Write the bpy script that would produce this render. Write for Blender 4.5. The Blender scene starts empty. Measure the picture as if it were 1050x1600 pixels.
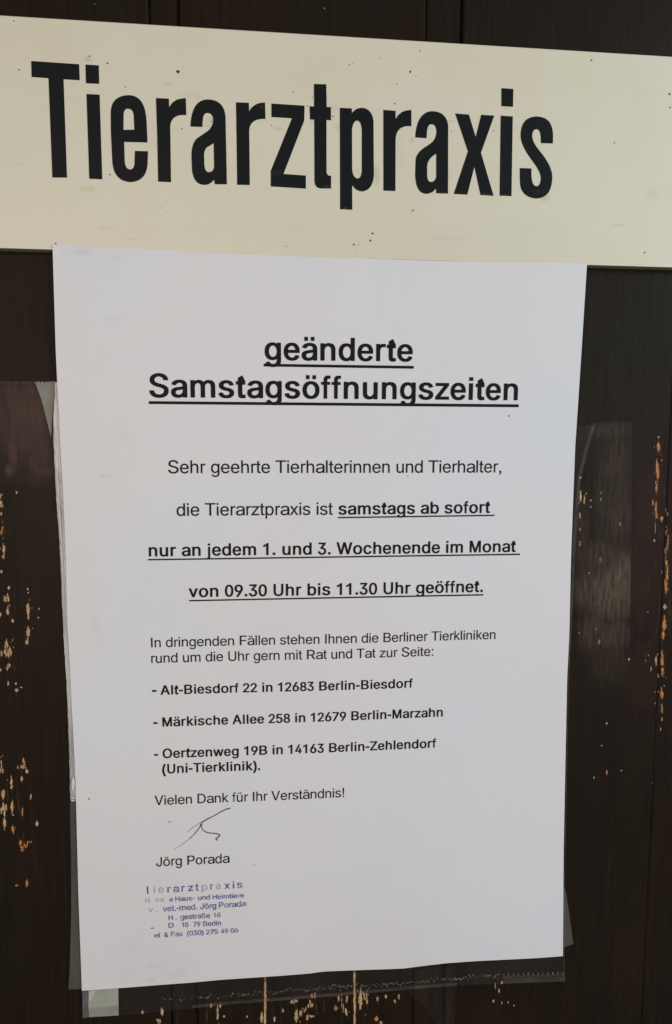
import bpy, math, random
import numpy as np
from mathutils import Vector, Matrix
from mathutils.geometry import tessellate_polygon, delaunay_2d_cdt

random.seed(11)
scene = bpy.context.scene
col = scene.collection

# ---------------------------------------------------------------- camera
# door face lies in the plane y = 0; x to the right, z up, the viewer on the -y side; built in mm, stored in metres
Z0 = 1.45
F_PX = 1100.0
RV = np.array([0.099, -0.103, -0.003])
TV = np.array([-2.172, 48.681, 285.717])


def rodrigues(r):
    t = np.linalg.norm(r)
    k = r / t
    K = np.array([[0, -k[2], k[1]], [k[2], 0, -k[0]], [-k[1], k[0], 0]])
    return np.eye(3) + np.sin(t) * K + (1 - np.cos(t)) * K @ K


RM = rodrigues(RV) @ np.diag([1.0, -1.0, -1.0])
CAM = -RM.T @ TV                                   # camera in (x, up, towards viewer) mm


def world(x, y, d):
    return Vector((x * .001, -d * .001, Z0 + y * .001))


cam_data = bpy.data.cameras.new('camera')
cam = bpy.data.objects.new('camera', cam_data)
col.objects.link(cam)
scene.camera = cam
cam_data.sensor_fit = 'VERTICAL'
cam_data.sensor_height = 24.0
cam_data.lens = F_PX / 1600.0 * 24.0
cam_data.clip_start = 0.01
cam_data.clip_end = 100.0
ax = [RM[0], -RM[1], -RM[2]]                       # camera right, up, back
m3 = Matrix([[v[0] for v in ax], [-v[2] for v in ax], [v[1] for v in ax]])
cam.matrix_world = Matrix.Translation(world(*CAM)) @ m3.to_4x4()

# ---------------------------------------------------------------- light: a sheltered doorway, lit by two added area lights
wd = bpy.data.worlds.new('World')
scene.world = wd
wd.use_nodes = True
wd.node_tree.nodes['Background'].inputs['Color'].default_value = (.92, .95, 1.0, 1)
wd.node_tree.nodes['Background'].inputs['Strength'].default_value = 0.12


def area(name, loc, aim, size, power, color):
    l = bpy.data.lights.new(name, 'AREA')
    l.shape = 'RECTANGLE'
    l.size, l.size_y = size
    l.energy = power
    l.color = color
    o = bpy.data.objects.new(name, l)
    col.objects.link(o)
    o.location = loc
    o.rotation_euler = (Vector(aim) - Vector(loc)).to_track_quat('-Z', 'Y').to_euler()
    return o


area('cool_side_light', (.80, -.62, Z0 + .22), (.02, 0, Z0), (.7, 1.0), 7.25, (.72, .905, .985))  # added cool area light standing in for daylight from the right
area('warm_fill_light', (-.26, -.80, Z0 + .10), (-.01, 0, Z0), (.5, .5), 3.25, (1.0, .86, .765))  # added warm fill in front of the door, no real lamp

scene.view_settings.view_transform = 'Standard'
scene.view_settings.look = 'None'
scene.view_settings.exposure = 0.0
scene.view_settings.gamma = 1.0
scene.view_settings.use_curve_mapping = False
scene.cycles.max_bounces = 8
scene.cycles.transparent_max_bounces = 16

# ---------------------------------------------------------------- measuring helpers


def ray(px, py):
    return RM.T @ np.array([(px - 525) / F_PX, (py - 800) / F_PX, 1.0])


def at(px, py, d=0.0):
    """the point of the plane d mm in front of the door that the photograph shows at a pixel"""
    r = ray(px, py)
    t = (d - CAM[2]) / r[2]
    p = CAM + t * r
    return float(p[0]), float(p[1])


def smooth(a, b, v):
    t = min(1, max(0, (v - a) / (b - a)))
    return t * t * (3 - 2 * t)


SA, SB = at(0, 388, 3), at(1050, 418, 3)


def sign_bottom(x):
    return SA[1] + (SB[1] - SA[1]) * (x - SA[0]) / (SB[0] - SA[0])


def paper_d(x, y):
    """how far the sheet of paper stands off the door: over the sign, then sagging back to the boards"""
    h = sign_bottom(x) - y
    d = 3.55 - 2.0 * smooth(4, 120, h)
    d += .55 * math.sin(x * .026 + 1.0) * smooth(20, 200, h)
    d += .5 * math.sin(x * .055 - .6 + y * .006) * smooth(170, 285, h)
    d += .32 * math.sin(y * .045 + x * .012) * smooth(0, 60, h)
    d += .22 * math.sin(y * .021 - x * .061 + 2) * smooth(10, 90, h)
    return max(d, .95)


def on_paper(px, py, off=0.0):
    x, y = at(px, py, 2.0)
    for _ in range(6):
        x, y = at(px, py, paper_d(x, y) + off)
    return x, y


# ---------------------------------------------------------------- materials


def mat(name, color, rough=.5, spec=.5, coat=0):
    m = bpy.data.materials.new(name)
    m.use_nodes = True
    b = m.node_tree.nodes['Principled BSDF']
    b.inputs['Base Color'].default_value = (*color, 1)
    b.inputs['Roughness'].default_value = rough
    b.inputs['Specular IOR Level'].default_value = spec
    b.inputs['Coat Weight'].default_value = coat
    return m


def node(m, kind, **kw):
    n = m.node_tree.nodes.new(kind)
    for k, v in kw.items():
        if k in n.inputs:
            n.inputs[k].default_value = v
        else:
            setattr(n, k, v)
    return n


def link(m, a, b):
    m.node_tree.links.new(a, b)


def noise(m, scale, stretch=(1, 1, 1), detail=4, rough=.55, shift=0.0):
    tc = node(m, 'ShaderNodeTexCoord')
    mp = node(m, 'ShaderNodeMapping')
    mp.inputs['Scale'].default_value = stretch
    mp.inputs['Location'].default_value = (shift, shift * .7, shift * .3)
    link(m, tc.outputs['Object'], mp.inputs['Vector'])
    n = node(m, 'ShaderNodeTexNoise', Scale=scale, Detail=detail, Roughness=rough)
    link(m, mp.outputs['Vector'], n.inputs['Vector'])
    return n.outputs['Fac']


def ramp(m, src, stops):
    r = node(m, 'ShaderNodeValToRGB')
    e = r.color_ramp.elements
    while len(e) < len(stops):
        e.new(.5)
    for el, (p, c) in zip(e, stops):
        el.position = p
        el.color = (*c, 1) if not isinstance(c, (int, float)) else (c, c, c, 1)
    link(m, src, r.inputs['Fac'])
    return r.outputs['Color']


def mix(m, fac, a, b, mode='MIX'):
    n = node(m, 'ShaderNodeMix', data_type='RGBA', blend_type=mode)
    if isinstance(fac, (int, float)):
        n.inputs[0].default_value = fac
    else:
        link(m, fac, n.inputs[0])
    for s, v in ((n.inputs[6], a), (n.inputs[7], b)):
        if isinstance(v, tuple):
            s.default_value = (*v, 1)
        else:
            link(m, v, s)
    return n.outputs[2]


def bump(m, h, strength, dist):
    b = m.node_tree.nodes['Principled BSDF']
    n = node(m, 'ShaderNodeBump', Strength=strength, Distance=dist)
    link(m, h, n.inputs['Height'])
    link(m, n.outputs['Normal'], b.inputs['Normal'])


def base(m):
    return m.node_tree.nodes['Principled BSDF'].inputs['Base Color']


def spot_mask(m, lst, scale=140, br=(.36, .62), stretch=(1, 1, 1)):
    """soft worn stains: x, height, radius across and up (mm), strength; edges broken up by noise"""
    tc = node(m, 'ShaderNodeTexCoord')
    brk = noise(m, scale, stretch, 5, .7, 7.0)
    tot = None
    for x, z, rx, rz, k in lst:
        mp = node(m, 'ShaderNodeMapping')
        sx, sz = 1000.0 / rx, 1000.0 / rz
        mp.inputs['Scale'].default_value = (sx, 0, sz)
        mp.inputs['Location'].default_value = (-x * sx * .001, 0, -z * sz * .001)
        link(m, tc.outputs['Object'], mp.inputs['Vector'])
        ln = node(m, 'ShaderNodeVectorMath', operation='LENGTH')
        link(m, mp.outputs['Vector'], ln.inputs[0])
        mr = node(m, 'ShaderNodeMapRange', interpolation_type='SMOOTHSTEP')
        for i, v in enumerate((0.15, 1.0, k, 0.0)):
            mr.inputs[i + 1].default_value = v
        link(m, ln.outputs['Value'], mr.inputs[0])
        if tot is None:
            tot = mr.outputs[0]
        else:
            mx = node(m, 'ShaderNodeMath', operation='MAXIMUM')
            link(m, tot, mx.inputs[0])
            link(m, mr.outputs[0], mx.inputs[1])
            tot = mx.outputs[0]
    mu = node(m, 'ShaderNodeMath', operation='MULTIPLY')
    link(m, tot, mu.inputs[0])
    link(m, ramp(m, brk, [(br[0], 0), (br[1], 1)]), mu.inputs[1])
    return mu.outputs[0]


def spots(m, color_in, lst, stain, scale=140):
    return mix(m, spot_mask(m, lst, scale), color_in, stain)


# painted door boards: near-black brown, brushed, a little gloss, greener bloom in places
M_DOOR = mat('door_paint', (.014, .011, .009), .42, .09)
grain = noise(M_DOOR, 150, (3, 3, .12), 6, .75)
patch = noise(M_DOOR, 11, (1, 1, .5), 4, .6, 3.0)
dark = ramp(M_DOOR, grain, [(.25, (.0090, .0064, .0047)), (.75, (.0205, .0144, .0100))])
tint = ramp(M_DOOR, patch, [(.35, (1.18, .86, .70)), (.65, (1.0, 1.0, .84))])
DOOR_COLOR = mix(M_DOOR, 1.0, dark, tint, 'MULTIPLY')
link(M_DOOR, ramp(M_DOOR, noise(M_DOOR, 26, (1, 1, .3), 5), [(.3, .36), (.7, .58)]),
     M_DOOR.node_tree.nodes['Principled BSDF'].inputs['Roughness'])
bump(M_DOOR, noise(M_DOOR, 500, (1.6, 1, .2), 6, .75), .5, .0003)

# bare wood in the chips
M_WOOD = mat('bare_wood', (.5, .3, .15), .8, .2)
wn = noise(M_WOOD, 500, (2, 2, .25), 4, .6)
link(M_WOOD, ramp(M_WOOD, wn, [(.28, (.24, .125, .055)), (.48, (.52, .32, .165)), (.72, (.68, .48, .29))]), base(M_WOOD))
M_ORANGE = mat('red_brown_undercoat', (.35, .13, .04), .7, .2)
link(M_ORANGE, ramp(M_ORANGE, noise(M_ORANGE, 450, (2, 2, .3), 4, .6),
                    [(.28, (.20, .062, .020)), (.50, (.47, .19, .060)), (.72, (.58, .30, .12))]), base(M_ORANGE))
M_PALE = mat('pale_primer', (.47, .42, .34), .7, .2)
M_UNDER = mat('dark_undercoat', (.060, .028, .014), .6, .1)

# the sign: yellowed cream enamel, faint brown stains
M_SIGN = mat('cream_enamel', (.62, .57, .42), .38, .4)
s1 = noise(M_SIGN, 22, (1, 1, 1), 6, .65)
s2 = noise(M_SIGN, 150, (1, 1, 1), 3, .6, 5)
sc = ramp(M_SIGN, s1, [(.30, (.715, .645, .485)), (.52, (.735, .675, .53)), (.75, (.73, .675, .54))])
sp = ramp(M_SIGN, s2, [(.68, 0), (.80, .25)])
SIGN_COLOR = mix(M_SIGN, sp, sc, (.46, .38, .25))
bump(M_SIGN, noise(M_SIGN, 60, detail=2), .05, .0006)
M_SPECK = mat('fly_speck', (.05, .035, .025), .7)
M_LETTER = mat('black_vinyl', (.0075, .0095, .0105), .5, .12)
bump(M_LETTER, noise(M_LETTER, 900, detail=2), .12, .0001)
M_SIGN_EDGE = mat('sign_edge', (.075, .063, .035), .55, .15)

# paper and inks
M_PAPER = mat('white_paper', (.74, .72, .72), .55, .25)
pc = ramp(M_PAPER, noise(M_PAPER, 11, detail=3, rough=.5), [(.34, (.775, .718, .732)), (.5, (.762, .728, .728)), (.64, (.738, .727, .758))])  # faint pink and blue mottling paints the clear film's iridescence into the sheet
bump(M_PAPER, noise(M_PAPER, 17, detail=3, rough=.45), .30, .0024)
M_INK = mat('black_toner', (.0085, .0085, .009), .6, .12)
M_PEN = mat('ballpoint_ink', (.05, .04, .065), .5, .3)
M_PENFADE = mat('faint_ballpoint_ink', (.33, .30, .34), .5, .3)
M_STAMP = mat('blue_stamp_ink', (.13, .145, .33), .6, .2)
link(M_STAMP, ramp(M_STAMP, noise(M_STAMP, 420, detail=4, rough=.7), [(.40, (.035, .055, .25)), (.54, (.085, .115, .38)), (.64, (.27, .29, .49)), (.74, (.58, .57, .62))]), base(M_STAMP))
M_STAMPFADE = mat('faded_stamp_ink', (.40, .39, .46), .6, .2)
M_DIRT = mat('grey_dirt', (.28, .25, .25), .7)


def film(name, color, lo, hi, scale, stretch=(1, 1, 1), rough=.35, gloss=.5, p=(.35, .65)):
    """clear plastic: mostly transparent, a milky share that varies, and a gloss"""
    m = bpy.data.materials.new(name)
    m.use_nodes = True
    nt = m.node_tree
    pb = nt.nodes['Principled BSDF']
    pb.inputs['Base Color'].default_value = (*color, 1)
    pb.inputs['Roughness'].default_value = rough
    pb.inputs['Specular IOR Level'].default_value = .12
    tr = node(m, 'ShaderNodeBsdfTransparent')
    gl = node(m, 'ShaderNodeBsdfGlossy', Roughness=rough * .7)
    fr = node(m, 'ShaderNodeFresnel', IOR=1.45)
    mu = node(m, 'ShaderNodeMath', operation='MULTIPLY')
    mu.inputs[1].default_value = gloss
    link(m, fr.outputs[0], mu.inputs[0])
    if isinstance(scale, tuple):                   # (worn places, noise scale)
        f = spot_mask(m, scale[0], scale[1], p, stretch)
    else:
        f = ramp(m, noise(m, scale, stretch, 6, .65, 2.0), [(p[0], lo), (p[1], hi)])
    a = node(m, 'ShaderNodeMixShader')
    link(m, f, a.inputs[0])
    link(m, tr.outputs[0], a.inputs[1])
    link(m, pb.outputs[0], a.inputs[2])
    b = node(m, 'ShaderNodeMixShader')
    link(m, mu.outputs[0], b.inputs[0])
    link(m, a.outputs[0], b.inputs[1])
    link(m, gl.outputs[0], b.inputs[2])
    link(m, b.outputs[0], nt.nodes['Material Output'].inputs['Surface'])
    return m


M_SLEEVE = film('sleeve_film', (.13, .112, .10), .02, .06, 40, (1, 1, 1), .35, .02)
M_LIP = film('sleeve_lip', (.27, .215, .17), .06, .22, 60, (1, 1, 3), .4, .04)
M_BUMP = film('weld_bump', (.45, .41, .37), .14, .42, 300, (1, 1, 1), .35, .08)
M_TAPE_C = film('clear_tape', (.74, .70, .60), .0, .010, 20, (1, 1, 1), .4, .02)
M_TAPE_F = film('faint_tape', (.25, .24, .21), .0, .028, 50, (3, 1, .3), .4, .01)
M_MILKY = mat('milky_tape', (.27, .255, .235), .5, .3)
link(M_MILKY, ramp(M_MILKY, noise(M_MILKY, 140, detail=5), [(.3, (.185, .165, .14)), (.7, (.27, .245, .21))]), base(M_MILKY))
M_SCRAP = mat('pale_scrap', (.36, .36, .30), .55, .3)
link(M_SCRAP, ramp(M_SCRAP, noise(M_SCRAP, 120, detail=4), [(.3, (.32, .32, .265)), (.7, (.40, .40, .335))]), base(M_SCRAP))
M_GREYTAPE = film('grey_tape', (.20, .18, .155), .22, .36, 80, (2, 1, .4), .4, .05)
M_SCUFFGREY = film('grey_margin_tape', (.17, .155, .135), .22, .48, 70, (2, 1, .2), .45, .05)
M_STRIP = mat('crumpled_plastic', (.46, .42, .40), .32, .5)
link(M_STRIP, ramp(M_STRIP, noise(M_STRIP, 90, (5, 1, .3), 5, .7), [(.3, (.33, .30, .28)), (.5, (.56, .52, .49)), (.75, (.70, .67, .63))]), base(M_STRIP))  # pale and dark streaks paint bright edges and shaded creases into the colour
M_FOLD = mat('pale_fold', (.48, .48, .41), .5, .2)
M_GLINT = mat('painted_glint', (.66, .70, .70), .3, .5)  # near-white flecks that paint glints on the crumpled margin

# ---------------------------------------------------------------- object helpers


def empty(name, x, y, d, label, cat, group=None):
    o = bpy.data.objects.new(name, None)
    col.objects.link(o)
    o.empty_display_size = .02
    o.location = world(x, y, d)
    o['label'] = label
    o['category'] = cat
    if group:
        o['group'] = group
    return o


class MB:
    """collects triangles and quads given in door millimetres (x, up, distance from the door)"""

    def __init__(self):
        self.v, self.f, self.m = [], [], []

    def add(self, pts, faces, mi=0):
        k = len(self.v)
        self.v += [tuple(p) for p in pts]
        self.f += [tuple(i + k for i in f) for f in faces]
        self.m += [mi] * len(faces)

    def build(self, name, mats, parent=None, smooth_=False, org=None):
        org = parent_origin(parent) if org is None else Vector(org)
        me = bpy.data.meshes.new(name)
        me.from_pydata([world(*p) - org for p in self.v], [], self.f)
        for m in (mats if isinstance(mats, (list, tuple)) else [mats]):
            me.materials.append(m)
        me.polygons.foreach_set('material_index', self.m)
        if smooth_:
            me.polygons.foreach_set('use_smooth', [True] * len(me.polygons))
        me.update()
        o = bpy.data.objects.new(name, me)
        col.objects.link(o)
        if parent:
            o.parent = parent
        else:
            o.location = org
        return o


def parent_origin(p):
    v = Vector((0, 0, 0))
    while p:
        v += p.location
        p = p.parent
    return v


def tri_fill(loops):
    """triangles for a flat outline with holes (lists of 2-D points)"""
    pts = [p for l in loops for p in l]
    tris = tessellate_polygon([[Vector((p[0], p[1], 0)) for p in l] for l in loops])
    return pts, [tuple(t) for t in tris]


def signed_area(l):
    return sum(l[i][0] * l[(i + 1) % len(l)][1] - l[(i + 1) % len(l)][0] * l[i][1] for i in range(len(l))) / 2


def ccw(f, pts):
    a, b, c = (pts[i] for i in f)
    s = (b[0] - a[0]) * (c[1] - a[1]) - (b[1] - a[1]) * (c[0] - a[0])
    return f if s > 0 else (f[0], f[2], f[1])


def slab(mb, loops, d0, d1, mi=0, side_mi=None):
    """a flat shape with thickness: front at d1, back at d0, walls round every loop"""
    pts, tris = tri_fill(loops)
    tris = [ccw(t, pts) for t in tris]
    n = len(pts)
    fd = d1 if callable(d1) else (lambda x, y: d1)
    bd = d0 if callable(d0) else (lambda x, y: d0)
    mb.add([(x, y, fd(x, y)) for x, y in pts], tris, mi)
    mb.add([(x, y, bd(x, y)) for x, y in pts], [t[::-1] for t in tris], mi)
    for l in loops:
        k = len(l)
        walls = [(x, y, fd(x, y)) for x, y in l] + [(x, y, bd(x, y)) for x, y in l]
        mb.add(walls, [(i, i + k, (i + 1) % k + k, (i + 1) % k) for i in range(k)], mi if side_mi is None else side_mi)


def at_poly(pts, d):
    return [at(x, y, d) for x, y in pts]


def interp(line, v, key=1, out=0):
    """value along a measured line (list of pixels) at y = v"""
    if v <= line[0][key]:
        return line[0][out]
    for a, b in zip(line, line[1:]):
        if v <= b[key]:
            return a[out] + (b[out] - a[out]) * (v - a[key]) / (b[key] - a[key])
    return line[-1][out]


def resample(line, n):
    L = [0]
    for a, b in zip(line, line[1:]):
        L.append(L[-1] + math.hypot(b[0] - a[0], b[1] - a[1]))
    out = []
    for i in range(n):
        s = L[-1] * i / (n - 1)
        for k in range(len(line) - 1):
            if s <= L[k + 1] + 1e-9:
                t = (s - L[k]) / max(L[k + 1] - L[k], 1e-9)
                a, b = line[k], line[k + 1]
                out.append((a[0] + (b[0] - a[0]) * t, a[1] + (b[1] - a[1]) * t))
                break
    return out


def coons(top, bottom, left, right):
    """a patch between four measured edges; top and bottom run left to right, left and right run downwards"""
    nu, nv = len(top), len(left)
    g = []
    for j in range(nv):
        v = j / (nv - 1)
        row = []
        for i in range(nu):
            u = i / (nu - 1)
            p = []
            for k in (0, 1):
                c = (1 - v) * top[i][k] + v * bottom[i][k] + (1 - u) * left[j][k] + u * right[j][k]
                c -= (1 - u) * (1 - v) * top[0][k] + u * (1 - v) * top[-1][k] + (1 - u) * v * bottom[0][k] + u * v * bottom[-1][k]
                p.append(c)
            row.append(tuple(p))
        g.append(row)
    return g


def sheet(mb, grid, dfun, thick, mi=0):
    nv, nu = len(grid), len(grid[0])
    front = [(x, y, dfun(x, y)) for r in grid for x, y in r]
    back = [(x, y, dfun(x, y) - thick) for r in grid for x, y in r]
    q = [(j * nu + i, (j + 1) * nu + i, (j + 1) * nu + i + 1, j * nu + i + 1) for j in range(nv - 1) for i in range(nu - 1)]
    mb.add(front, q, mi)
    mb.add(back, [f[::-1] for f in q], mi)
    rim = [i for i in range(nu)] + [j * nu + nu - 1 for j in range(1, nv)] + [(nv - 1) * nu + i for i in range(nu - 2, -1, -1)] + [j * nu for j in range(nv - 2, 0, -1)]
    k = len(rim)
    mb.add([front[i] for i in rim] + [back[i] for i in rim], [(i, (i + 1) % k, (i + 1) % k + k, i + k) for i in range(k)], mi)


def blob(cx, cy, w, h, jag=.35, n=None):
    """an uneven rounded speck outline, in pixels"""
    n = n or 6
    k = 2 * n
    return [(cx + w / 2 * math.cos(2 * math.pi * i / k) * random.uniform(1 - jag, 1 + jag * .6),
             cy + h / 2 * math.sin(2 * math.pi * i / k) * random.uniform(1 - jag, 1 + jag * .6)) for i in range(k)]


def flake(cx, cy, w, h):
    """a split-out sliver of paint: fibres of different length side by side, in pixels"""
    n = max(2, int(round(w / 1.1)))
    xs = [cx - w / 2 + w * i / n + random.uniform(-.12, .12) * w / n for i in range(n + 1)]
    lean = random.gauss(0, .05) * h if h < 60 else 0
    top, bot = [], []
    for i in range(n):
        u = (i + .5) / n * 2 - 1
        env = 1.4 if h > 60 else max(.25, 1 - abs(u) ** 1.6 * .75)
        t = cy - h / 2 * env * random.uniform(.55, 1.1)
        b = cy + h / 2 * env * random.uniform(.55, 1.1)
        top += [(xs[i], t + random.uniform(0, .5)), (xs[i + 1] - .08, t + random.uniform(-.6, .6))]
        bot += [(xs[i], b + random.uniform(-.6, .6)), (xs[i + 1] - .08, b)]
    m = max(3, int(h / 5))
    sidel = [(xs[0] + random.uniform(-.3, .3) * min(w, 3), bot[0][1] + (top[0][1] - bot[0][1]) * j / m) for j in range(1, m)]
    sider = [(xs[-1] + random.uniform(-.3, .3) * min(w, 3), top[-1][1] + (bot[-1][1] - top[-1][1]) * j / m) for j in range(1, m)]
    out = top + sider + bot[::-1] + sidel
    return [(x + lean * (y - cy) / max(h, 1), y) for x, y in out]


def ribbon(line, widths, d=0):
    """an outline following a pen line (pixels)"""
    L, R = [], []
    for i, p in enumerate(line):
        a, b = line[max(0, i - 1)], line[min(len(line) - 1, i + 1)]
        dx, dy = b[0] - a[0], b[1] - a[1]
        l = math.hypot(dx, dy) or 1
        w = widths[i] / 2
        L.append((p[0] - dy / l * w, p[1] + dx / l * w))
        R.append((p[0] + dy / l * w, p[1] - dx / l * w))
    return L, R


def spline(pts, k=5):
    out = []
    for i in range(len(pts) - 1):
        p0, p1, p2, p3 = pts[max(0, i - 1)], pts[i], pts[i + 1], pts[min(len(pts) - 1, i + 2)]
        for j in range(k):
            t = j / k
            out.append(tuple(.5 * (2 * b + (c - a) * t + (2 * a - 5 * b + 4 * c - e) * t * t + (3 * b - a - 3 * c + e) * t ** 3)
                             for a, b, c, e in zip(p0, p1, p2, p3)))
    out.append(tuple(pts[-1]))
    return out


# ---------------------------------------------------------------- the door
ctr = at(525, 800)
door = empty('wooden_door', ctr[0], ctr[1] - 420, 0, 'dark brown painted plank door, its paint chipped to bare wood', 'door')
TOP_Y, BOT_Y = at(525, 0)[1] + 90, at(525, 1600)[1] - 90
# chips: centre x, y, width, height in the photograph's pixels; t bare wood, o red-brown undercoat, p pale primer
CHIPS = """1,775,6,12,t;3,790,4,8,t;1,787,5,14,t;2,803,3,6,t;2,830,6,22,o;6,858,4,20,t;5,869,3,6,t;2,893,4,6,t;14,918,3,8,p;10,937,9,22,t;
12,955,3,16,t;0,960,4,10,t;20,970,3,7,p;43,920,2,5,p;44,926,2,3,p;44,953,4.5,30,t;44,988,5,22,t;42,1003,4,12,t;10,1008,5,20,t;11,1020,10,24,t;
2,1020,2.5,14,t;17,1020,3,14,t;12,1042,3,12,t;14,1040,4,8,t;0,1047,3,7,t;13,1068,2,10,t;25,1068,3,4,p;26,1078,5,7,t;33,1074,3,3,p;61,951,2,3,p;
60,965,2,3,p;2,1200,6,28,t;37,1189,3,12,t;37,1198,8,11,t;42,1205,4,8,t;28,1199,3,6,o;18,1225,3,26,t;34,1217,3,12,t;48,1245,2,11,t;5,1240,5,20,t;
6,1262,9,26,t;7,1285,4,24,t;19,1260,4,24,t;20,1295,4,16,o;35,1268,2,20,o;58,1287,3,11,p;32,1317,4,12,o;38,1322,11,12,o;46,1317,7,8,o;35,1328,6,6,o;
42,1380,3,12,o;26,1383,4,5,o;223,1582,3.5,9,t;253,1581,4,14,t;248,1594,6,14,t;330,1571,3,8,t;340,1583,3,26,t;344,1572,3,7,t;350,1588,2,5,p;
386,1588,2,5,p;414.5,1566,3,78,t;409,1590,4,22,t;429,1592,3,12,p;442,1579,2.5,10,t;460,1566,11,12,t;463,1588,5,26,t;476,1577,7,12,o;485,1568,8,15,t;
487,1587,7,7,t;470,1583,4,14,t;480,1590,4,14,t;492,1555,2.5,14,t;487,1556,2.5,10,t;525,1575,5,10,o;535,1570,5.5,40,t;529,1560,2.5,14,t;
542,1561,2.5,14,t;541,1581,2.5,18,t;554,1560,2.4,88,t;563,1562,5,38,t;573,1560,2.5,36,t;569,1556,2.5,18,t;590,1561,3,12,t;603,1557,2.5,8,t;
617,1565,2.5,8,t;623,1557,2.5,10,t;588,1592,5,10,o;595,1598,4,8,t;774,1540,1.6,18,t;784,1535,2,8,t;780,1548,2,9,t;771,1564,2.5,6,p;784,1567,1.6,4,p;
794,1566,1.6,4,p;803,1571,2.4,2.4,p;1029,683,2,4,t;1029,698,4,22,o;1034,719,2,3,o;1027,735,4.2,40,o;1026,762,3,20,o;1020,785,2,12,o;
1025,797,2.6,36,o;1034,810,3.6,10,o;1024,824,1.2,18,o;1022,845,3,6,t;1041,797,2.4,10,t;1043,803,2,8,t;1041,828,2.4,16,t;1043,850,2.8,28,o;
1040,872,1.8,38,t;1042,893,3.6,44,o;907,746,2.6,6,t;907,775,2.6,28,t;913,781,1.8,20,t;906,805,2.6,14,t;906,827,1.6,7,t;906,850,1.6,12,t;
939,770,2,4,p;939,780,2.4,4,p;923,782,1.6,5,p;923,792,1.6,3,p;969,819,2,9,p;938,875,2.2,13,p;920,895,2,3,p;1041,892,1.8,24,t;1040.5,915,4.6,32,o;
1039,948,5,9,t;1038,975,4.5,28,o;1036.5,992,3.6,18,o;1034.5,1030,3.6,30,o;1035,1050,3.6,20,o;1025,1032,2.6,20,t;1017,1045,1.6,10,t;1029,1056,1.8,10,t;
1034,1085,3.8,22,o;1034,1107,2.6,20,o;1034,1124,1.6,7,p;1032,1139,1.6,7,t;973,923,1.8,3.6,p;950,904,1.6,1.8,p;949,911,1.8,2,p;937,908,1.6,1.8,p;
931,982,2.8,4,p;936,1003,2.6,11,o;905,989,2.4,2.6,p;1012,956,1.6,1.8,p;983,1030,2.8,4.4,p;1013,1024,1.4,1.8,p;1009,1032,1.4,1.8,p;1024,1099,1.8,3.4,p;
1023,1081,1.4,2,p;948,1130,2.2,4.4,p;940,1165,2.4,1.8,p;928,1215,1.8,3.6,p;948,1207,1.8,9,o;971,1204,2.2,2.2,p;1020,1224,2,2,p;26,770,2.5,6,p;22,699,2.5,4,p;
21,680,2.4,4,p;148,6,1.4,1.4,p;507,13,1.8,1.8,p"""
CHIP_LIST = []
for c in CHIPS.replace('\n', '').split(';'):
    x, y, w, h, k = c.split(',')
    if float(w) > 5.2:                             # wide places are bundles of split fibres
        m = int(float(w) / 1.9)
        for i in range(m):
            u = (i + .5) / m * 2 - 1
            CHIP_LIST.append((float(x) + u * float(w) / 2 + random.gauss(0, .25), float(y) + random.uniform(-.22, .22) * float(h), random.uniform(1.4, 2.9),
                              float(h) * (1 - .5 * abs(u)) * random.uniform(.45, 1.05), 'top'.index(k)))
    else:
        CHIP_LIST.append((float(x), float(y), float(w), float(h), 'top'.index(k)))
    if float(h) > 15 and float(w) > 2.2:           # crumbs beside the longer flakes
        for _ in range(2):
            CHIP_LIST.append((float(x) + random.gauss(0, 4), float(y) + random.uniform(-.7, .7) * float(h), random.uniform(.8, 1.6), random.uniform(1.5, 4.5), 'top'.index(k)))
# board joints measured along the top and at the right
joint = [at(232, 20)[0], at(279, 20)[0], at(666, 40)[0], at(723, 40)[0], at(1037, 900)[0]]
MARKS = []
for x, y, w, h, k in ((1008, 900, 44, 560, .9), (60, 690, 60, 120, .6), (950, 720, 60, 120, .35), (60, 960, 50, 160, .4), (700, 1590, 260, 60, .4), (40, 1330, 60, 160, .3), (990, 1480, 60, 200, .3)):
    p, q = at(x, y), at(x + w * .7, y + h * .7)
    MARKS.append((p[0] - ctr[0], p[1] - (ctr[1] - 420), abs(q[0] - p[0]), abs(q[1] - p[1]), k))
SCRATCHED = []
for x, y, w, h, k in ((18, 1000, 44, 130, 1), (20, 1240, 44, 110, 1), (2, 830, 20, 90, 1), (500, 1590, 150, 44, 1), (1032, 930, 18, 300, 1), (945, 900, 50, 160, .8), (300, 1590, 100, 30, .8), (1010, 1040, 40, 60, .8), (40, 1320, 30, 60, .9)):
    p, q = at(x, y), at(x + w, y + h)
    SCRATCHED.append((p[0] - ctr[0], p[1] - (ctr[1] - 420), abs(q[0] - p[0]), abs(q[1] - p[1]), k))
dc = spots(M_DOOR, DOOR_COLOR, MARKS, (.0300, .0135, .0085), 45)
link(M_DOOR, mix(M_DOOR, spot_mask(M_DOOR, SCRATCHED, 420, (.57, .74), (2.0, 1, .13)), dc, (.165, .078, .032)), base(M_DOOR))
bands = [(-260, joint[0]), (joint[0], joint[1]), (joint[1], joint[2]), (joint[2], joint[3]), (joint[3], joint[4]), (joint[4], 260)]
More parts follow.
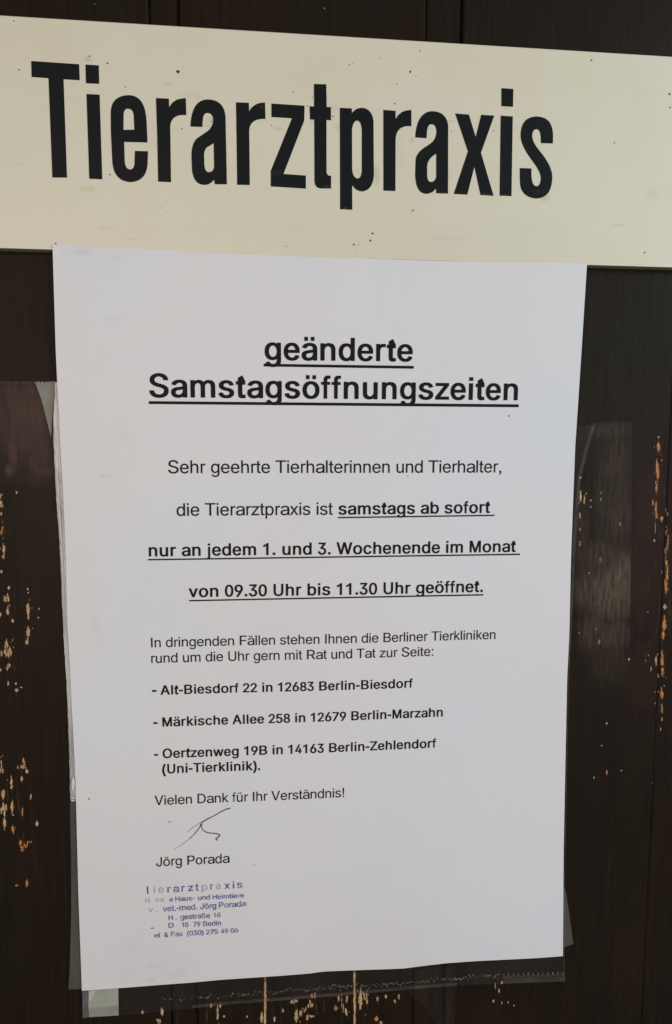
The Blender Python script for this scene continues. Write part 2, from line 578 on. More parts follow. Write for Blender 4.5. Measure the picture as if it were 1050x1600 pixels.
for k, (x0, x1) in enumerate(bands):
    narrow = k in (1, 3)
    face = -1.3 if narrow else (0 if k < 5 else -1.0)
    c = .9                                         # the chamfer beside each joint
    g = .08
    mb = MB()
    prof = [(x0 + g, -6), (x0 + g, face - c), (x0 + g + c * .35, face - c * .4), (x0 + g + c, face),
            (x1 - g - c, face), (x1 - g - c * .35, face - c * .4), (x1 - g, face - c), (x1 - g, -6)]
    ys = [BOT_Y, TOP_Y]
    pts = [(x, ys[0], d) for x, d in prof] + [(x, ys[1], d) for x, d in prof]
    n = len(prof)
    mb.add(pts, [(i, i + 1, i + 1 + n, i + n) for i in range(n - 1)] + [tuple(range(n, 2 * n)), tuple(range(n - 1, -1, -1)), (n - 1, 0, n, 2 * n - 1)])
    for px, py, w, h, mi in CHIP_LIST:
        X = at(px, py, face)[0]
        if not (x0 + g < X < x1 - g):
            continue
        def lift(x, y, off):
            e = min(x - x0 - g, x1 - g - x)
            e = max(e, .02)
            return (face - max(0, c - e) * .75 if e < c else face) + off

        if w > 1.7 and h > 6:                       # dull undercoat showing round the bare wood
            hp = [at(a, b, face) for a, b in flake(px + random.gauss(0, .3), py, w * 1.45 + .8, h * 1.12)]
            hp = [(min(max(x, x0 + g + .03), x1 - g - .03), y) for x, y in hp]
            slab(mb, [hp], lambda x, y: lift(x, y, -.03), lambda x, y: lift(x, y, .03), 4)
        pg = [at(a, b, face) for a, b in (flake(px, py, w, h) if h > 4.5 and w > 1.5 else blob(px, py, w, h, .4, 4))]

        pg = [(min(max(x, x0 + g + .03), x1 - g - .03), y) for x, y in pg]
        slab(mb, [pg], lambda x, y: lift(x, y, -.02), lambda x, y: lift(x, y, .05), mi + 1)
    mb.build('bead' if narrow else 'board', [M_DOOR, M_WOOD, M_ORANGE, M_PALE, M_UNDER], door)

# ---------------------------------------------------------------- the sign
SIGN_D = 3.0
tl, tr_ = at(0, 23, SIGN_D), at(1046, 87.5, SIGN_D)
bl, br = at(0, 387.5, SIGN_D), at(1046, 417.5, SIGN_D)


def ext(a, b, x):
    return (x, a[1] + (b[1] - a[1]) * (x - a[0]) / (b[0] - a[0]))


XL, XR = tl[0] - 40, max(tr_[0], br[0]) + 26
sgn = empty('practice_sign', ctr[0], bl[1], SIGN_D, 'long cream enamel sign lettered Tierarztpraxis in bold black, above the notice', 'sign')
outline = [ext(bl, br, XL), ext(bl, br, XR), ext(tl, tr_, XR), ext(tl, tr_, XL)]
b = MB()
outline[0] = (outline[0][0], outline[0][1] - 1.0)
outline[1] = (outline[1][0], outline[1][1] - 1.0)
inner = [(outline[0][0], outline[0][1] + 1.0), (outline[1][0], outline[1][1] + 1.0), (outline[2][0], outline[2][1] - .35), (outline[3][0], outline[3][1] - .35)]
b.add([(x, y, SIGN_D) for x, y in inner], [(0, 1, 2, 3)])
b.add([(x, y, SIGN_D) for x, y in inner] + [(x, y, SIGN_D - .4) for x, y in outline] + [(x, y, .05) for x, y in outline],
      [(i, i + 4, (i + 1) % 4 + 4, (i + 1) % 4) for i in (1, 2, 3)], 0)
b.add([(*inner[0], SIGN_D), (*inner[1], SIGN_D), (*outline[1], SIGN_D - .9), (*outline[0], SIGN_D - .9)], [(0, 3, 2, 1)], 2)
b.add([(x, y, SIGN_D - .4) for x, y in outline] + [(x, y, .05) for x, y in outline],
      [(i, i + 4, (i + 1) % 4 + 4, (i + 1) % 4) for i in range(4)] + [(7, 6, 5, 4)], 2)
for s in "22,33,2.4;140,88,3;168,99,3;278,112,6;284,201,2.4;30,109,3;641,112,3.4;620,131,2.2;617,162,2.6;960,223,2.6;645,329,3.2;1007,395,2.8;582,365,3.4;579,376,3.4;553,382,3.2;556,400,1.6;447,385,2;657,80,2.2;924,94,3.6;546,101,2;650,119,1.8;172,273,2.4;87,381,3;196,136,2;458,144,2;424,196,2;520,182,2.6;552,98,1.6;593,91,1.6;480,165,2;488,152,2;330,190,2.4;252,325,1.8;355,240,1.6;790,170,1.4;835,230,1.4;705,205,1.6;771,204,2;560,382,1.4;610,268,1.4;1046,147,4;1047,168,3".split(';'):
    x, y, w = map(float, s.split(','))
    pg = [at(p, q, SIGN_D) for p, q in blob(x, y, w, w, .4, 4)]
    slab(b, [pg], SIGN_D - .02, SIGN_D + .03, 1)
STAINS = []
for x, y, w, h, k in ((165, 356, 26, 5, .6), (178, 361, 16, 4, .5), (205, 373, 22, 4, .5), (137, 93, 12, 8, .5), (330, 188, 18, 10, .8), (328, 197, 18, 8, .7), (522, 167, 14, 16, .5), (528, 200, 16, 12, .6),
                      (852, 308, 18, 16, .7), (137, 294, 26, 14, .6), (588, 275, 10, 30, .7), (643, 219, 9, 9, .7), (702, 189, 22, 4, .7), (655, 187, 26, 4, .5), (560, 268, 16, 10, .6), (488, 190, 14, 9, .6),
                      (262, 130, 14, 10, .5), (1020, 302, 24, 18, .28), (968, 352, 24, 6, .3), (20, 255, 36, 5, .4), (700, 272, 10, 18, .5), (434, 200, 14, 10, .6), (392, 170, 20, 9, .5), (700, 372, 60, 9, .25),
                      (300, 150, 60, 14, .25), (90, 240, 24, 60, .25), (250, 200, 30, 90, .22), (620, 240, 30, 70, .2), (1046, 300, 12, 40, .25)):
    p, q = at(x, y, SIGN_D), at(x + w * .75, y + h * .75, SIGN_D)
    og = sgn.location
    STAINS.append(((world(*p, SIGN_D).x - og.x) * 1000, (world(*p, SIGN_D).z - og.z) * 1000, abs(q[0] - p[0]), abs(q[1] - p[1]), k * .68))
link(M_SIGN, spots(M_SIGN, SIGN_COLOR, STAINS, (.37, .275, .16)), base(M_SIGN))
b.build('board', [M_SIGN, M_SPECK, M_SIGN_EDGE], sgn)

# the letters, traced; a point with a third item is the control point of a curve
CROPS = {1: (30, 80, 1050 / 220), 2: (230, 120, 5.25), 3: (400, 120, 1050 / 220), 4: (580, 120, 6.5625), 5: (700, 120, 1050 / 180)}
LETTERS = [
    (1, ["90,74 447,98 452,217 331,210 357,943 248,942 219,202 93,192"]),
    (1, ["495,100 594,107 597,244 498,239", "502,320 600,325 620,956 523,951"]),
    (1, ["957,681 951,540 c946,328 815,328 c690,333 683,450 684,600 695,830 c708,972 832,977 c945,970 957,850 961,747 863,744 860,840 c856,883 827,882 c791,880 787,815 783,677",
         "778,587 779,470 c782,428 812,429 c851,432 854,480 859,586"]),
    (2, ["72,175 178,180 181,252 c215,176 317,176 321,315 c195,302 189,410 196,865 90,860 82,470"]),
    (2, ["355,408 453,412 457,350 c460,298 495,297 c538,300 541,350 c542,420 480,457 420,498 c366,532 363,640 368,770 c385,887 470,887 c520,885 548,843 556,882 654,882 643,330 c632,188 495,186 c362,190 355,408",
         "545,545 549,735 c545,783 505,783 c472,780 469,720 467,640 c470,580 510,568"]),
    (2, ["728,210 834,214 836,286 c870,212 967,212 970,346 c842,340 837,440 842,888 738,886 733,500"]),
    (3, ["115,200 362,216 360,325 205,725 372,737 372,834 110,818 110,702 268,310 115,300"]),
    (3, ["432,54 524,57 527,225 559,227 559,325 525,322 526,712 c532,742 560,738 560,833 482,833 c438,828 436,775 434,320 403,318 399,220 433,222"]),
    (3, ["625,232 714,236 716,272 c742,232 790,232 c866,238 876,330 879,740 c868,850 790,855 c745,852 717,808 718,992 627,988",
         "716,400 c722,328 755,327 c785,330 789,400 789,700 c785,757 757,759 c722,752 717,690"]),
    (4, ["124,340 250,350 250,434 c300,338 412,342 412,507 c258,492 250,640 248,1172 125,1168"]),
    (4, ["450,622 568,630 572,560 c578,486 620,486 c665,490 668,560 c668,645 600,690 540,730 c455,790 455,860 450,1000 c455,1195 560,1200 c630,1198 664,1145 666,1195 787,1198 789,500 c770,355 620,353 c465,365 450,622",
         "666,790 666,1025 c655,1078 612,1080 c575,1075 574,1010 573,920 c580,835 666,790"]),
    (5, ["65,335 190,345 252,548 302,347 421,355 300,692 415,1085 296,1078 240,820 176,1075 52,1068 181,680"]),
    (5, ["486,104 595,112 592,274 486,268", "480,355 590,362 578,1088 470,1084"]),
    (5, ["955,608 846,605 845,550 c840,478 806,478 c768,482 767,540 c768,595 830,670 c948,810 950,910 c950,1108 800,1110 c655,1095 655,950 653,832 760,836 760,900 c765,998 806,998 c845,995 845,920 c846,870 765,762 c660,625 661,530 c665,362 812,362 c957,368 957,540"]),
]


def outline_px(s, crop):
    ox, oy, k = CROPS[crop]
    pts, ctrl = [], None
    for tok in s.split():
        if tok[0] == 'c':
            ctrl = tuple(map(float, tok[1:].split(',')))
            continue
        p = tuple(map(float, tok.split(',')))
        if ctrl:
            a = pts[-1]
            for j in range(1, 8):
                t = j / 8
                pts.append(tuple((1 - t) ** 2 * a[i] + 2 * t * (1 - t) * ctrl[i] + t * t * p[i] for i in (0, 1)))
            ctrl = None
        pts.append(p)
    if pts[0] == pts[-1]:
        pts.pop()
    return [(ox + x / k, oy + y / k) for x, y in pts]


WEAR = []
for x, y, w, h, k in ((729, 303.5, 12, 3, 1), (760, 304, 12, 3, 1), (790, 305, 10, 2.5, .8), (540, 326, 9, 3, 1), (510, 292, 9, 4, .9), (619, 297, 9, 3, .7), (690, 302, 14, 3, .8), (500, 123, 9, 3, .6),
                      (432, 270, 30, 8, .2), (288, 155, 14, 10, .25), (410, 165, 14, 12, .25), (845, 300, 20, 8, .2)):
    p, q = at(x, y, SIGN_D), at(x + w, y + h, SIGN_D)
    WEAR.append((p[0] - ctr[0], p[1] - bl[1], abs(q[0] - p[0]), abs(q[1] - p[1]), k))
lt = mix(M_LETTER, noise(M_LETTER, 70, detail=5), (.0060, .0085, .0095), (.0105, .0105, .0105))
link(M_LETTER, mix(M_LETTER, spot_mask(M_LETTER, WEAR, 900, (.42, .66)), lt, (.11, .085, .055)), base(M_LETTER))
for crop, loops in LETTERS:
    polys = [at_poly(outline_px(s, crop), SIGN_D) for s in loops]
    mb = MB()
    if len(polys) == 2 and max(p[1] for p in polys[1]) < min(p[1] for p in polys[0]):
        for p in polys:                            # an i: its dot and its stem
            slab(mb, [p], SIGN_D - .03, SIGN_D + .12)
    else:
        slab(mb, polys, SIGN_D - .03, SIGN_D + .12)
    mb.build('letter', M_LETTER, sgn)

# ---------------------------------------------------------------- the sheet of paper
P_LEFT = [(82, 381.5), (83.5, 430), (85, 480), (87, 545), (89.5, 600), (92, 640), (94.5, 700), (98, 760), (101, 820), (103, 880), (104.5, 960), (108.5, 1030), (112, 1100), (116, 1175), (118.3, 1230), (120.5, 1320), (122.5, 1400), (125.5, 1480), (128, 1548)]
P_RIGHT = [(917.3, 410.8), (908.6, 549), (903.3, 630), (898.8, 697.5), (895.6, 782), (892.4, 866), (889.6, 992), (886.2, 1060), (883.4, 1195), (880.7, 1330), (879.6, 1494)]
P_TOP = [(82, 381.5), (150, 385.5), (250, 390), (350, 396), (480, 401), (683, 407.5), (800, 410), (917.3, 410.8)]
P_BOTTOM = [(128, 1548), (200, 1543), (250, 1539), (300, 1535.3), (345, 1531), (412, 1526.5), (440, 1524.6), (485, 1521), (505, 1518), (555, 1516), (600, 1514.6), (630, 1513.4), (664, 1509), (698, 1505), (740, 1502), (790, 1499.5), (840, 1497), (879.6, 1494)]
NU, NV = 64, 92


def edges_on(fun, T, B, L, R, nu=NU, nv=NV):
    return coons([fun(*p) for p in resample(T, nu)], [fun(*p) for p in resample(B, nu)], [fun(*p) for p in resample(L, nv)], [fun(*p) for p in resample(R, nv)])


pc_ = on_paper(500, 1540)
note = empty('paper_notice', pc_[0], pc_[1], 1.5, 'white printed sheet announcing changed Saturday opening hours, hanging below the cream sign', 'notice')
mb = MB()
sheet(mb, edges_on(on_paper, P_TOP, P_BOTTOM, P_LEFT, P_RIGHT), paper_d, .1)


def paper_patch(mb, px_pts, off, mi):
    loop = [on_paper(x, y, off) for x, y in px_pts]
    pts, tris = tri_fill([loop])
    mb.add([(x, y, paper_d(x, y) + off) for x, y in pts], [ccw(t, pts) for t in tris], mi)


for x, y, w, h in ((795, 650, 3.4, 3.4), (139, 1248, 3, 3.4), (397.5, 1352, 3.6, 1.8), (637, 744, 2.2, 1.6), (264, 1284, 4.4, 1.8), (143, 1238, 1.2, 1.2), (222, 1371, 1.4, 1.4), (217, 1378, 1.4, 1.4)):
    paper_patch(mb, blob(x, y, w, h, .4, 5), .06, 1)
STAINS = []
for x, y, w, h, k in ((180, 498, 34, 10, .14), (120, 392, 50, 16, .28), (180, 403, 16, 9, .25), (165, 744, 26, 5, .3), (275, 1518, 40, 20, .3), (240, 1508, 30, 14, .3), (236, 1530, 14, 8, .3), (200, 1500, 50, 60, .22), (190, 700, 30, 80, .18), (150, 1000, 24, 90, .15)):
    p, q = on_paper(x, y), on_paper(x + w * .75, y + h * .75)
    og = note.location
    STAINS.append(((world(*p, 0).x - og.x) * 1000, (world(*p, 0).z - og.z) * 1000, abs(q[0] - p[0]), abs(q[1] - p[1]), k))
link(M_PAPER, spots(M_PAPER, pc, STAINS, (.50, .455, .455), 90), base(M_PAPER))
mb.build('sheet', [M_PAPER, M_DIRT], note, True)

GLYPH_DATA = '''
r!|278|86 -4 190 -4 193 -2 193 108 190 110 86 110 84 108 84 -2|108 176 168 176 171 178 193 492 193 720 190 722 86 722 84 720 84 492 105 186
r&|667|96 48 108 37 154 7 212 -12 278 -19 344 -14 400 0 452 24 480 47 530 -9 648 -9 650 -6 650 -2 547 116 571 152 591 198 602 246 606 312 604 315 510 315 506 310 502 258 487 208 478 195 328 368 378 403 434 452 456 480 469 504 479 532 481 572 476 606 458 644 428 679 392 703 348 718 338 719 282 722 234 718 190 703 152 678 124 644 116 628 105 604 99 562 103 514 115 482 133 452 186 384 116 331 79 294 57 264 42 226 38 178 45 128 68 80|184 96 163 118 148 148 144 176 148 210 163 238 181 258 208 282 248 312 419 118 402 104 364 82 322 69 282 64 250 67 228 73 208 80|266 440 250 458 214 510 205 540 203 558 206 580 215 600 227 616 250 631 270 638 286 640 326 635 352 620 371 596 377 566 374 544 367 526 338 492
r(|333|202 -211 302 -211 305 -208 305 -204 261 -116 242 -70 204 36 185 108 176 174 172 228 176 318 186 392 207 480 235 570 267 652 305 730 302 737 202 737 199 734 161 666 129 590 101 506 81 420 66 324 62 234 71 128 96 16 140 -98
r)|333|30 -211 132 -211 135 -208 194 -96 233 6 262 126 271 252 267 324 254 416 232 506 205 590 174 664 132 737 30 737 28 734 28 730 69 648 97 572 126 480 147 392 157 318 161 256 159 178 148 110 130 38 99 -52 70 -120 28 -204
r,|278|108 -150 116 -150 182 -78 197 0 197 108 194 110 84 110 81 108 81 -2 84 -4 132 -4 121 -58 81 -102 82 -110
r-|333|40 228 292 228 295 230 295 324 292 326 40 326 38 324 38 230
r.|278|84 -4 194 -4 197 -2 197 108 194 110 84 110 81 108 81 -2
r0|556|137 26 144 19 208 -13 272 -23 286 -23 354 -12 412 19 458 68 463 74 497 144 518 232 525 332 519 444 497 538 462 610 453 620 412 663 354 696 286 707 272 707 202 696 144 663 103 620 94 610 59 538 37 444 31 332 38 232 59 144 94 74|198 95 167 134 143 196 130 264 126 326 131 426 145 496 167 548 196 586 236 612 280 621 320 612 358 589 389 548 411 496 425 426 430 356 425 258 412 192 394 146 389 134 358 95 320 72 278 64 236 72
r1|556|272 -4 362 -4 365 -2 365 704 362 707 294 707 240 631 106 576 95 570 95 486 98 484 106 484 182 503 269 540 269 -2
r2|556|22 -4 510 -4 513 -2 513 80 510 82 167 82 324 235 429 344 466 394 487 432 497 468 501 500 501 514 493 564 470 610 432 652 390 680 334 700 272 707 196 700 142 681 94 650 52 604 30 554 23 498 23 492 26 489 122 489 126 494 131 534 144 562 160 584 192 606 226 619 256 622 298 619 332 608 360 591 383 566 395 538 399 504 396 476 386 448 368 418 344 388 20 66 20 -2
r3|556|64 68 106 28 156 0 212 -18 286 -23 350 -16 408 3 456 36 494 78 520 134 528 188 520 252 498 302 458 349 408 381 346 398 308 398 293 400 499 634 499 704 496 707 66 707 64 704 64 622 66 619 368 618 186 412 186 336 188 334 252 334 304 329 354 314 384 293 409 262 423 228 426 200 421 154 407 122 384 98 350 79 316 69 282 65 244 67 210 76 178 94 152 118 139 142 132 174 128 179 30 179 28 172 39 116
r4|556|19 144 22 141 342 141 342 -2 344 -4 434 -4 436 -2 436 140 526 141 529 144 529 226 526 229 436 230 436 440 434 443 344 443 342 440 342 229 124 230 393 700 390 707 298 707 293 702 19 220
r5|556|84 44 100 29 146 1 204 -17 274 -23 340 -15 398 7 448 42 488 92 512 152 520 208 516 266 500 314 479 352 450 386 416 414 376 435 332 447 288 452 240 449 200 440 166 426 147 414 170 606 482 606 484 608 484 690 482 692 80 692 78 690 36 336 46 332 136 324 166 343 192 354 226 363 262 366 302 361 340 346 370 324 379 314 396 292 402 276 411 252 416 216 409 168 395 134 375 108 342 82 308 68 296 66 266 63 240 65 200 77 174 94 150 116 135 142 129 170 126 173 28 173 26 170 26 164 34 118 59 72
r6|556|96 48 148 8 208 -15 270 -23 342 -17 406 7 448 37 458 46 495 94 517 146 524 216 517 274 501 316 494 332 463 370 416 407 360 427 300 434 280 434 252 431 222 422 425 700 422 707 312 707 309 704 138 466 99 408 89 394 55 326 38 272 32 224 39 150 61 92|178 102 153 136 139 170 134 210 138 252 153 288 172 314 208 341 242 354 272 357 316 353 354 337 378 318 401 288 412 262 416 252 420 216 415 168 401 134 381 106 346 80 314 67 284 63 240 67 206 82
r7|556|86 -4 192 -4 197 0 529 604 529 690 526 692 34 692 31 690 31 610 34 607 416 606 88 12 83 2
r8|556|93 40 102 31 148 2 206 -16 268 -23 350 -16 404 1 452 31 492 74 515 122 523 182 518 222 502 266 484 296 450 329 418 349 389 358 426 375 466 414 489 460 497 512 491 564 468 614 432 654 390 683 342 700 284 707 214 700 164 683 122 655 86 616 79 604 63 568 57 522 57 508 65 460 87 416 110 392 126 376 165 358 134 348 97 324 71 296 53 268 36 222 32 172 39 120 62 74|170 96 150 118 136 148 131 178 134 206 136 218 151 250 174 275 202 294 246 308 278 311 314 307 352 294 378 276 403 250 418 216 423 184 418 148 404 118 382 95 372 89 354 77 316 66 270 63 238 66 204 76|190 426 172 448 160 474 155 510 159 540 170 566 192 592 216 608 246 618 272 621 292 620 308 618 342 606 364 592 383 570 396 530 398 504 395 480 383 450 358 422 338 408 310 398 276 395 244 398 224 405 212 410
r9|556|134 -23 244 -23 247 -20 409 208 460 286 497 356 514 410 520 460 514 526 512 536 489 592 457 634 406 675 346 699 270 707 210 699 154 677 101 638 66 592 43 538 36 480 42 408 64 354 100 308 144 276 200 255 254 250 282 250 300 251 331 262 134 -14 132 -20|182 364 156 394 142 434 137 478 142 512 155 548 177 578 202 598 244 617 272 620 312 617 350 601 379 578 398 550 414 512 418 472 414 432 401 400 393 386 374 363 350 344 312 330 284 326 238 332 206 344
r:|278|84 -4 194 -4 197 -2 197 108 194 110 84 110 81 108 81 -2|84 406 194 406 197 408 197 518 194 520 84 520 81 518 81 408
rA|667|10 -4 116 -4 119 -2 190 196 478 196 550 -2 552 -4 658 -4 660 -2 403 692 394 716 390 722 276 722 272 718 10 8 8 -2|222 285 278 446 332 622 374 488 446 286
rB|667|70 -4 374 -4 448 1 516 21 562 47 576 60 606 94 625 138 633 188 627 246 610 286 583 322 548 349 508 367 474 374 502 383 536 400 567 426 586 450 598 484 602 520 597 576 576 626 540 666 494 697 432 715 362 722 70 722 68 720 68 -2|180 84 180 322 364 322 408 318 452 303 480 284 504 258 519 226 523 190 514 150 486 116 436 93 356 84|180 406 180 634 348 634 412 626 460 602 484 568 494 526 490 492 475 462 454 440 424 422 386 410 350 406
rD|722|78 -4 324 -4 426 7 516 41 587 96 636 164 670 254 680 354 670 466 637 554 590 620 584 627 516 679 430 711 332 722 78 722 75 720 75 -2|184 84 183 634 314 634 390 626 460 600 510 560 545 508 568 438 575 364 569 290 566 274 546 212 508 157 458 118 396 95 386 92 306 84
rF|611|82 -4 194 -4 197 -2 198 308 550 308 552 310 552 394 550 396 198 396 197 634 586 634 589 636 589 720 586 722 82 722 80 720 80 -2
rH|722|74 -4 174 -4 176 -2 176 323 546 323 547 -2 550 -4 650 -4 652 -2 652 720 650 722 550 722 547 720 546 412 176 412 176 720 174 722 74 722 71 720 71 -2
rI|278|88 -4 192 -4 194 -2 194 720 192 722 88 722 85 720 85 -2
rJ|500|67 38 136 -9 216 -23 230 -23 300 -11 312 -8 372 32 379 38 420 104 434 194 434 720 432 722 338 722 335 720 335 196 328 146 324 136 304 100 266 75 224 67 178 75 143 100 119 142 111 198 111 240 108 242 14 242 11 240 11 194 25 108
rK|667|72 -4 178 -4 180 -2 180 234 284 336 542 -4 666 -4 669 -2 666 6 360 406 667 716 664 722 530 722 239 426 180 358 180 720 178 722 72 722 70 720 70 -2
rM|833|70 -4 160 -4 163 -2 162 570 216 408 369 8 376 -4 458 -4 461 -2 615 406 670 570 668 470 668 -2 670 -4 764 -4 767 -2 767 720 764 722 632 722 630 720 463 268 418 125 372 270 204 720 202 722 70 722 67 720 67 -2
rO|778|132 82 204 24 290 -12 398 -23 488 -12 572 22 648 82 700 154 733 244 745 364 734 470 702 558 642 640 574 695 492 729 398 741 382 741 290 730 210 697 131 634 80 562 47 474 33 352 45 248 79 156|218 144 176 202 151 276 143 366 151 442 176 516 215 572 262 611 326 638 388 646 438 640 454 637 512 613 565 570 592 532 602 516 628 444 635 368 629 280 628 272 602 202 560 142 512 105 452 80 392 72 326 80 266 105
rP|667|82 -4 190 -4 192 -2 192 258 360 258 442 265 506 287 516 293 560 324 599 372 621 428 628 486 620 556 599 608 565 650 510 690 442 714 364 722 82 722 80 720 80 -2|192 345 192 634 346 634 400 630 444 616 479 592 499 566 512 532 516 484 513 450 500 418 476 386 446 365 398 350 348 345
rR|722|84 -4 196 -4 199 -2 200 275 380 276 387 274 558 -4 688 -4 690 -2 687 8 507 294 534 302 588 334 629 380 653 434 659 488 653 560 629 612 590 660 534 694 458 716 382 722 84 722 82 720 82 -2|200 364 200 634 364 634 420 630 470 617 502 597 526 570 539 534 543 502 539 458 526 426 498 397 468 380 416 367 376 364
rS|667|83 78 128 34 186 2 252 -16 346 -23 424 -16 492 5 548 38 591 82 619 136 626 200 620 246 606 282 585 308 548 341 474 379 402 400 314 422 256 441 224 456 197 478 180 502 174 534 180 568 195 594 218 617 252 635 294 647 344 650 396 643 452 620 488 584 506 534 612 534 615 536 615 544 605 592 599 604 579 642 536 684 480 716 420 734 350 741 272 735 198 715 144 684 99 640 74 592 65 536 65 524 77 462 115 410 186 363 270 334 364 310 450 282 476 267 497 250 512 224 518 192 511 160 499 140 493 130 466 104 428 84 416 81 378 72 330 69 298 72 252 82 214 100 184 126 170 148 165 158 158 190 154 195 46 195 43 188 55 130
rT|611|254 -4 358 -4 361 -2 361 634 600 634 603 636 603 720 600 722 10 722 8 720 8 636 10 634 252 634 252 -2
rU|722|148 54 206 11 280 -15 354 -23 426 -17 448 -14 516 11 570 49 616 104 642 168 650 234 650 720 648 722 550 722 547 720 547 246 542 202 525 156 494 117 460 93 414 76 368 71 310 76 262 94 230 117 199 158 182 198 176 246 176 720 174 722 76 722 73 720 73 234 81 168 109 104
rV|667|280 -4 392 -4 394 -2 650 706 653 716 650 722 548 722 545 720 382 246 336 97 273 294 122 720 120 722 16 722 14 720 17 706 273 10
rW|944|206 -4 318 -4 321 -2 443 452 472 580 477 548 502 448 622 -2 624 -4 736 -4 741 4 934 720 932 722 830 722 828 720 698 204 680 119 639 300 530 720 528 722 416 722 413 716 291 244 264 119 230 268 115 718 112 722 12 722 10 720 11 710 203 0
rZ|611|22 -4 592 -4 594 -2 594 82 592 84 152 84 239 188 591 650 591 720 588 722 20 722 17 720 17 636 20 634 457 634 382 544 21 68 20 -2
ra|556|59 58 94 24 128 4 140 -1 188 -14 254 -19 298 -15 338 -5 372 11 396 28 426 63 427 -4 430 -6 534 -6 536 -4 536 356 530 408 511 452 488 480 452 508 412 526 370 536 288 542 244 539 204 531 154 515 112 490 82 461 73 452 51 416 48 406 52 402 144 379 152 379 155 382 166 402 184 419 204 434 232 447 266 457 294 459 344 455 370 447 394 433 411 414 421 390 426 358 420 341 410 332 390 325 266 311 186 299 146 288 112 275 78 254 51 226 47 218 36 194 30 154 38 98|162 98 145 122 142 146 146 170 158 190 178 204 208 218 270 230 370 242 406 249 426 256 426 192 418 158 405 130 390 114 380 104 352 85 308 70 260 65 228 68 202 74 176 87
rä|556|59 58 94 24 128 4 140 -1 188 -14 254 -19 298 -15 338 -5 372 11 396 28 426 63 427 -4 430 -6 534 -6 536 -4 536 356 530 408 511 452 488 480 452 508 412 526 370 536 288 542 244 539 204 531 154 515 112 490 82 461 73 452 51 416 48 406 52 402 144 379 152 379 155 382 166 402 184 419 204 434 232 447 266 457 294 459 344 455 370 447 394 433 411 414 421 390 426 358 420 341 410 332 390 325 266 311 186 299 146 288 112 275 78 254 51 226 47 218 36 194 30 154 38 98|162 98 145 122 142 146 146 170 158 190 178 204 208 218 270 230 370 242 406 249 426 256 426 192 418 158 405 130 390 114 380 104 352 85 308 70 260 65 228 68 202 74 176 87|151 604 245 604 245 706 151 706|310 604 404 604 404 706 310 706
rb|556|52 -6 54 -8 142 -8 144 -6 144 72 166 40 190 16 220 -4 252 -15 290 -19 304 -19 362 -11 416 15 464 60 496 114 517 188 523 272 516 348 499 404 495 416 463 468 416 512 360 537 304 545 250 541 216 530 192 513 165 488 147 462 147 720 144 722 54 722 52 720|210 92 182 120 162 162 150 208 146 272 150 322 161 364 182 406 210 435 248 454 286 460 328 453 362 434 390 406 411 362 423 316 426 276 423 214 411 166 390 124 382 114 360 93 328 73 286 67 248 72
rc|500|88 60 138 15 192 -9 258 -19 276 -19 302 -17 340 -10 378 6 402 21 422 38 452 72 472 106 483 142 480 145 404 165 392 165 390 162 375 124 350 96 314 75 268 66 222 72 186 92 159 122 136 164 124 212 120 260 123 300 136 358 157 398 181 426 186 431 222 451 260 457 304 452 346 432 373 400 392 362 406 363 478 382 481 386 481 392 470 422 452 452 432 478 400 504 356 527 306 541 258 542 204 535 192 532 138 508 88 462 53 408 32 342 24 266 31 188 35 172 53 116
rd|556|91 58 136 15 190 -10 248 -19 264 -19 304 -15 338 -2 366 16 391 42 412 72 412 -6 414 -8 502 -8 505 -6 505 720 502 722 412 722 409 720 408 459 389 488 364 512 340 529 304 541 264 545 194 537 186 534 138 512 90 468 57 412 36 348 29 258 35 188 39 172 57 114|192 93 164 124 144 164 130 212 126 262 129 306 142 364 166 408 192 434 226 452 270 460 310 453 344 436 372 408 395 366 407 318 410 252 407 212 394 164 370 118 344 91 310 73 276 68 230 72
re|556|100 62 152 15 216 -11 284 -19 302 -19 348 -15 400 0 436 19 464 43 495 80 513 120 513 126 510 129 432 148 420 148 406 122 390 102 370 86 348 75 302 66 248 71 210 86 176 114 153 148 139 194 136 231 520 231 522 234 522 280 518 340 502 398 476 448 442 485 412 509 372 528 324 540 274 542 210 534 150 507 100 462 63 406 41 340 34 268 42 180 64 116|136 312 138 336 151 374 174 408 202 434 226 446 244 453 276 457 324 452 358 436 387 408 405 378 419 332 421 318 420 312
rf|278|88 -4 160 -4 162 -2 162 444 250 445 252 448 252 522 250 525 162 526 162 576 165 606 174 628 192 642 210 646 226 645 240 639 248 639 252 642 268 718 244 728 212 732 172 728 146 718 126 701 103 672 89 634 86 596 86 526 10 525 8 522 8 448 10 445 86 444 86 -2
rg|556|92 -156 134 -191 172 -209 218 -220 284 -224 336 -219 392 -203 436 -177 476 -134 498 -86 505 -26 505 532 502 535 416 535 413 532 412 456 391 486 368 509 342 526 314 537 302 540 252 542 196 534 142 510 132 501 95 464 63 412 40 340 34 272 40 188 62 120 100 63 144 28 196 4 266 -3 306 1 340 12 366 29 382 43 391 52 410 80 410 -16 401 -70 370 -110 326 -133 278 -139 240 -137 210 -128 182 -113 161 -92 134 -60 126 -60 57 -102 57 -106 74 -136|196 105 167 134 147 172 134 216 130 266 133 306 146 358 168 402 194 432 238 452 274 457 310 451 348 432 354 426 375 404 396 364 408 318 411 278 408 216 396 168 375 130 348 104 312 87 276 82 238 86
rh|556|62 -4 154 -4 156 -2 156 318 161 362 174 398 196 426 220 443 250 455 284 460 332 452 369 424 391 386 400 330 400 -2 402 -4 494 -4 497 -2 497 346 492 402 475 454 449 492 408 525 366 540 314 546 250 539 202 516 161 474 156 466 156 720 154 722 62 722 59 720 59 -2
ri|222|64 -4 158 -4 161 -2 161 524 158 527 64 527 61 524 61 -2|64 613 158 613 161 616 161 720 158 722 64 722 61 720 61 616
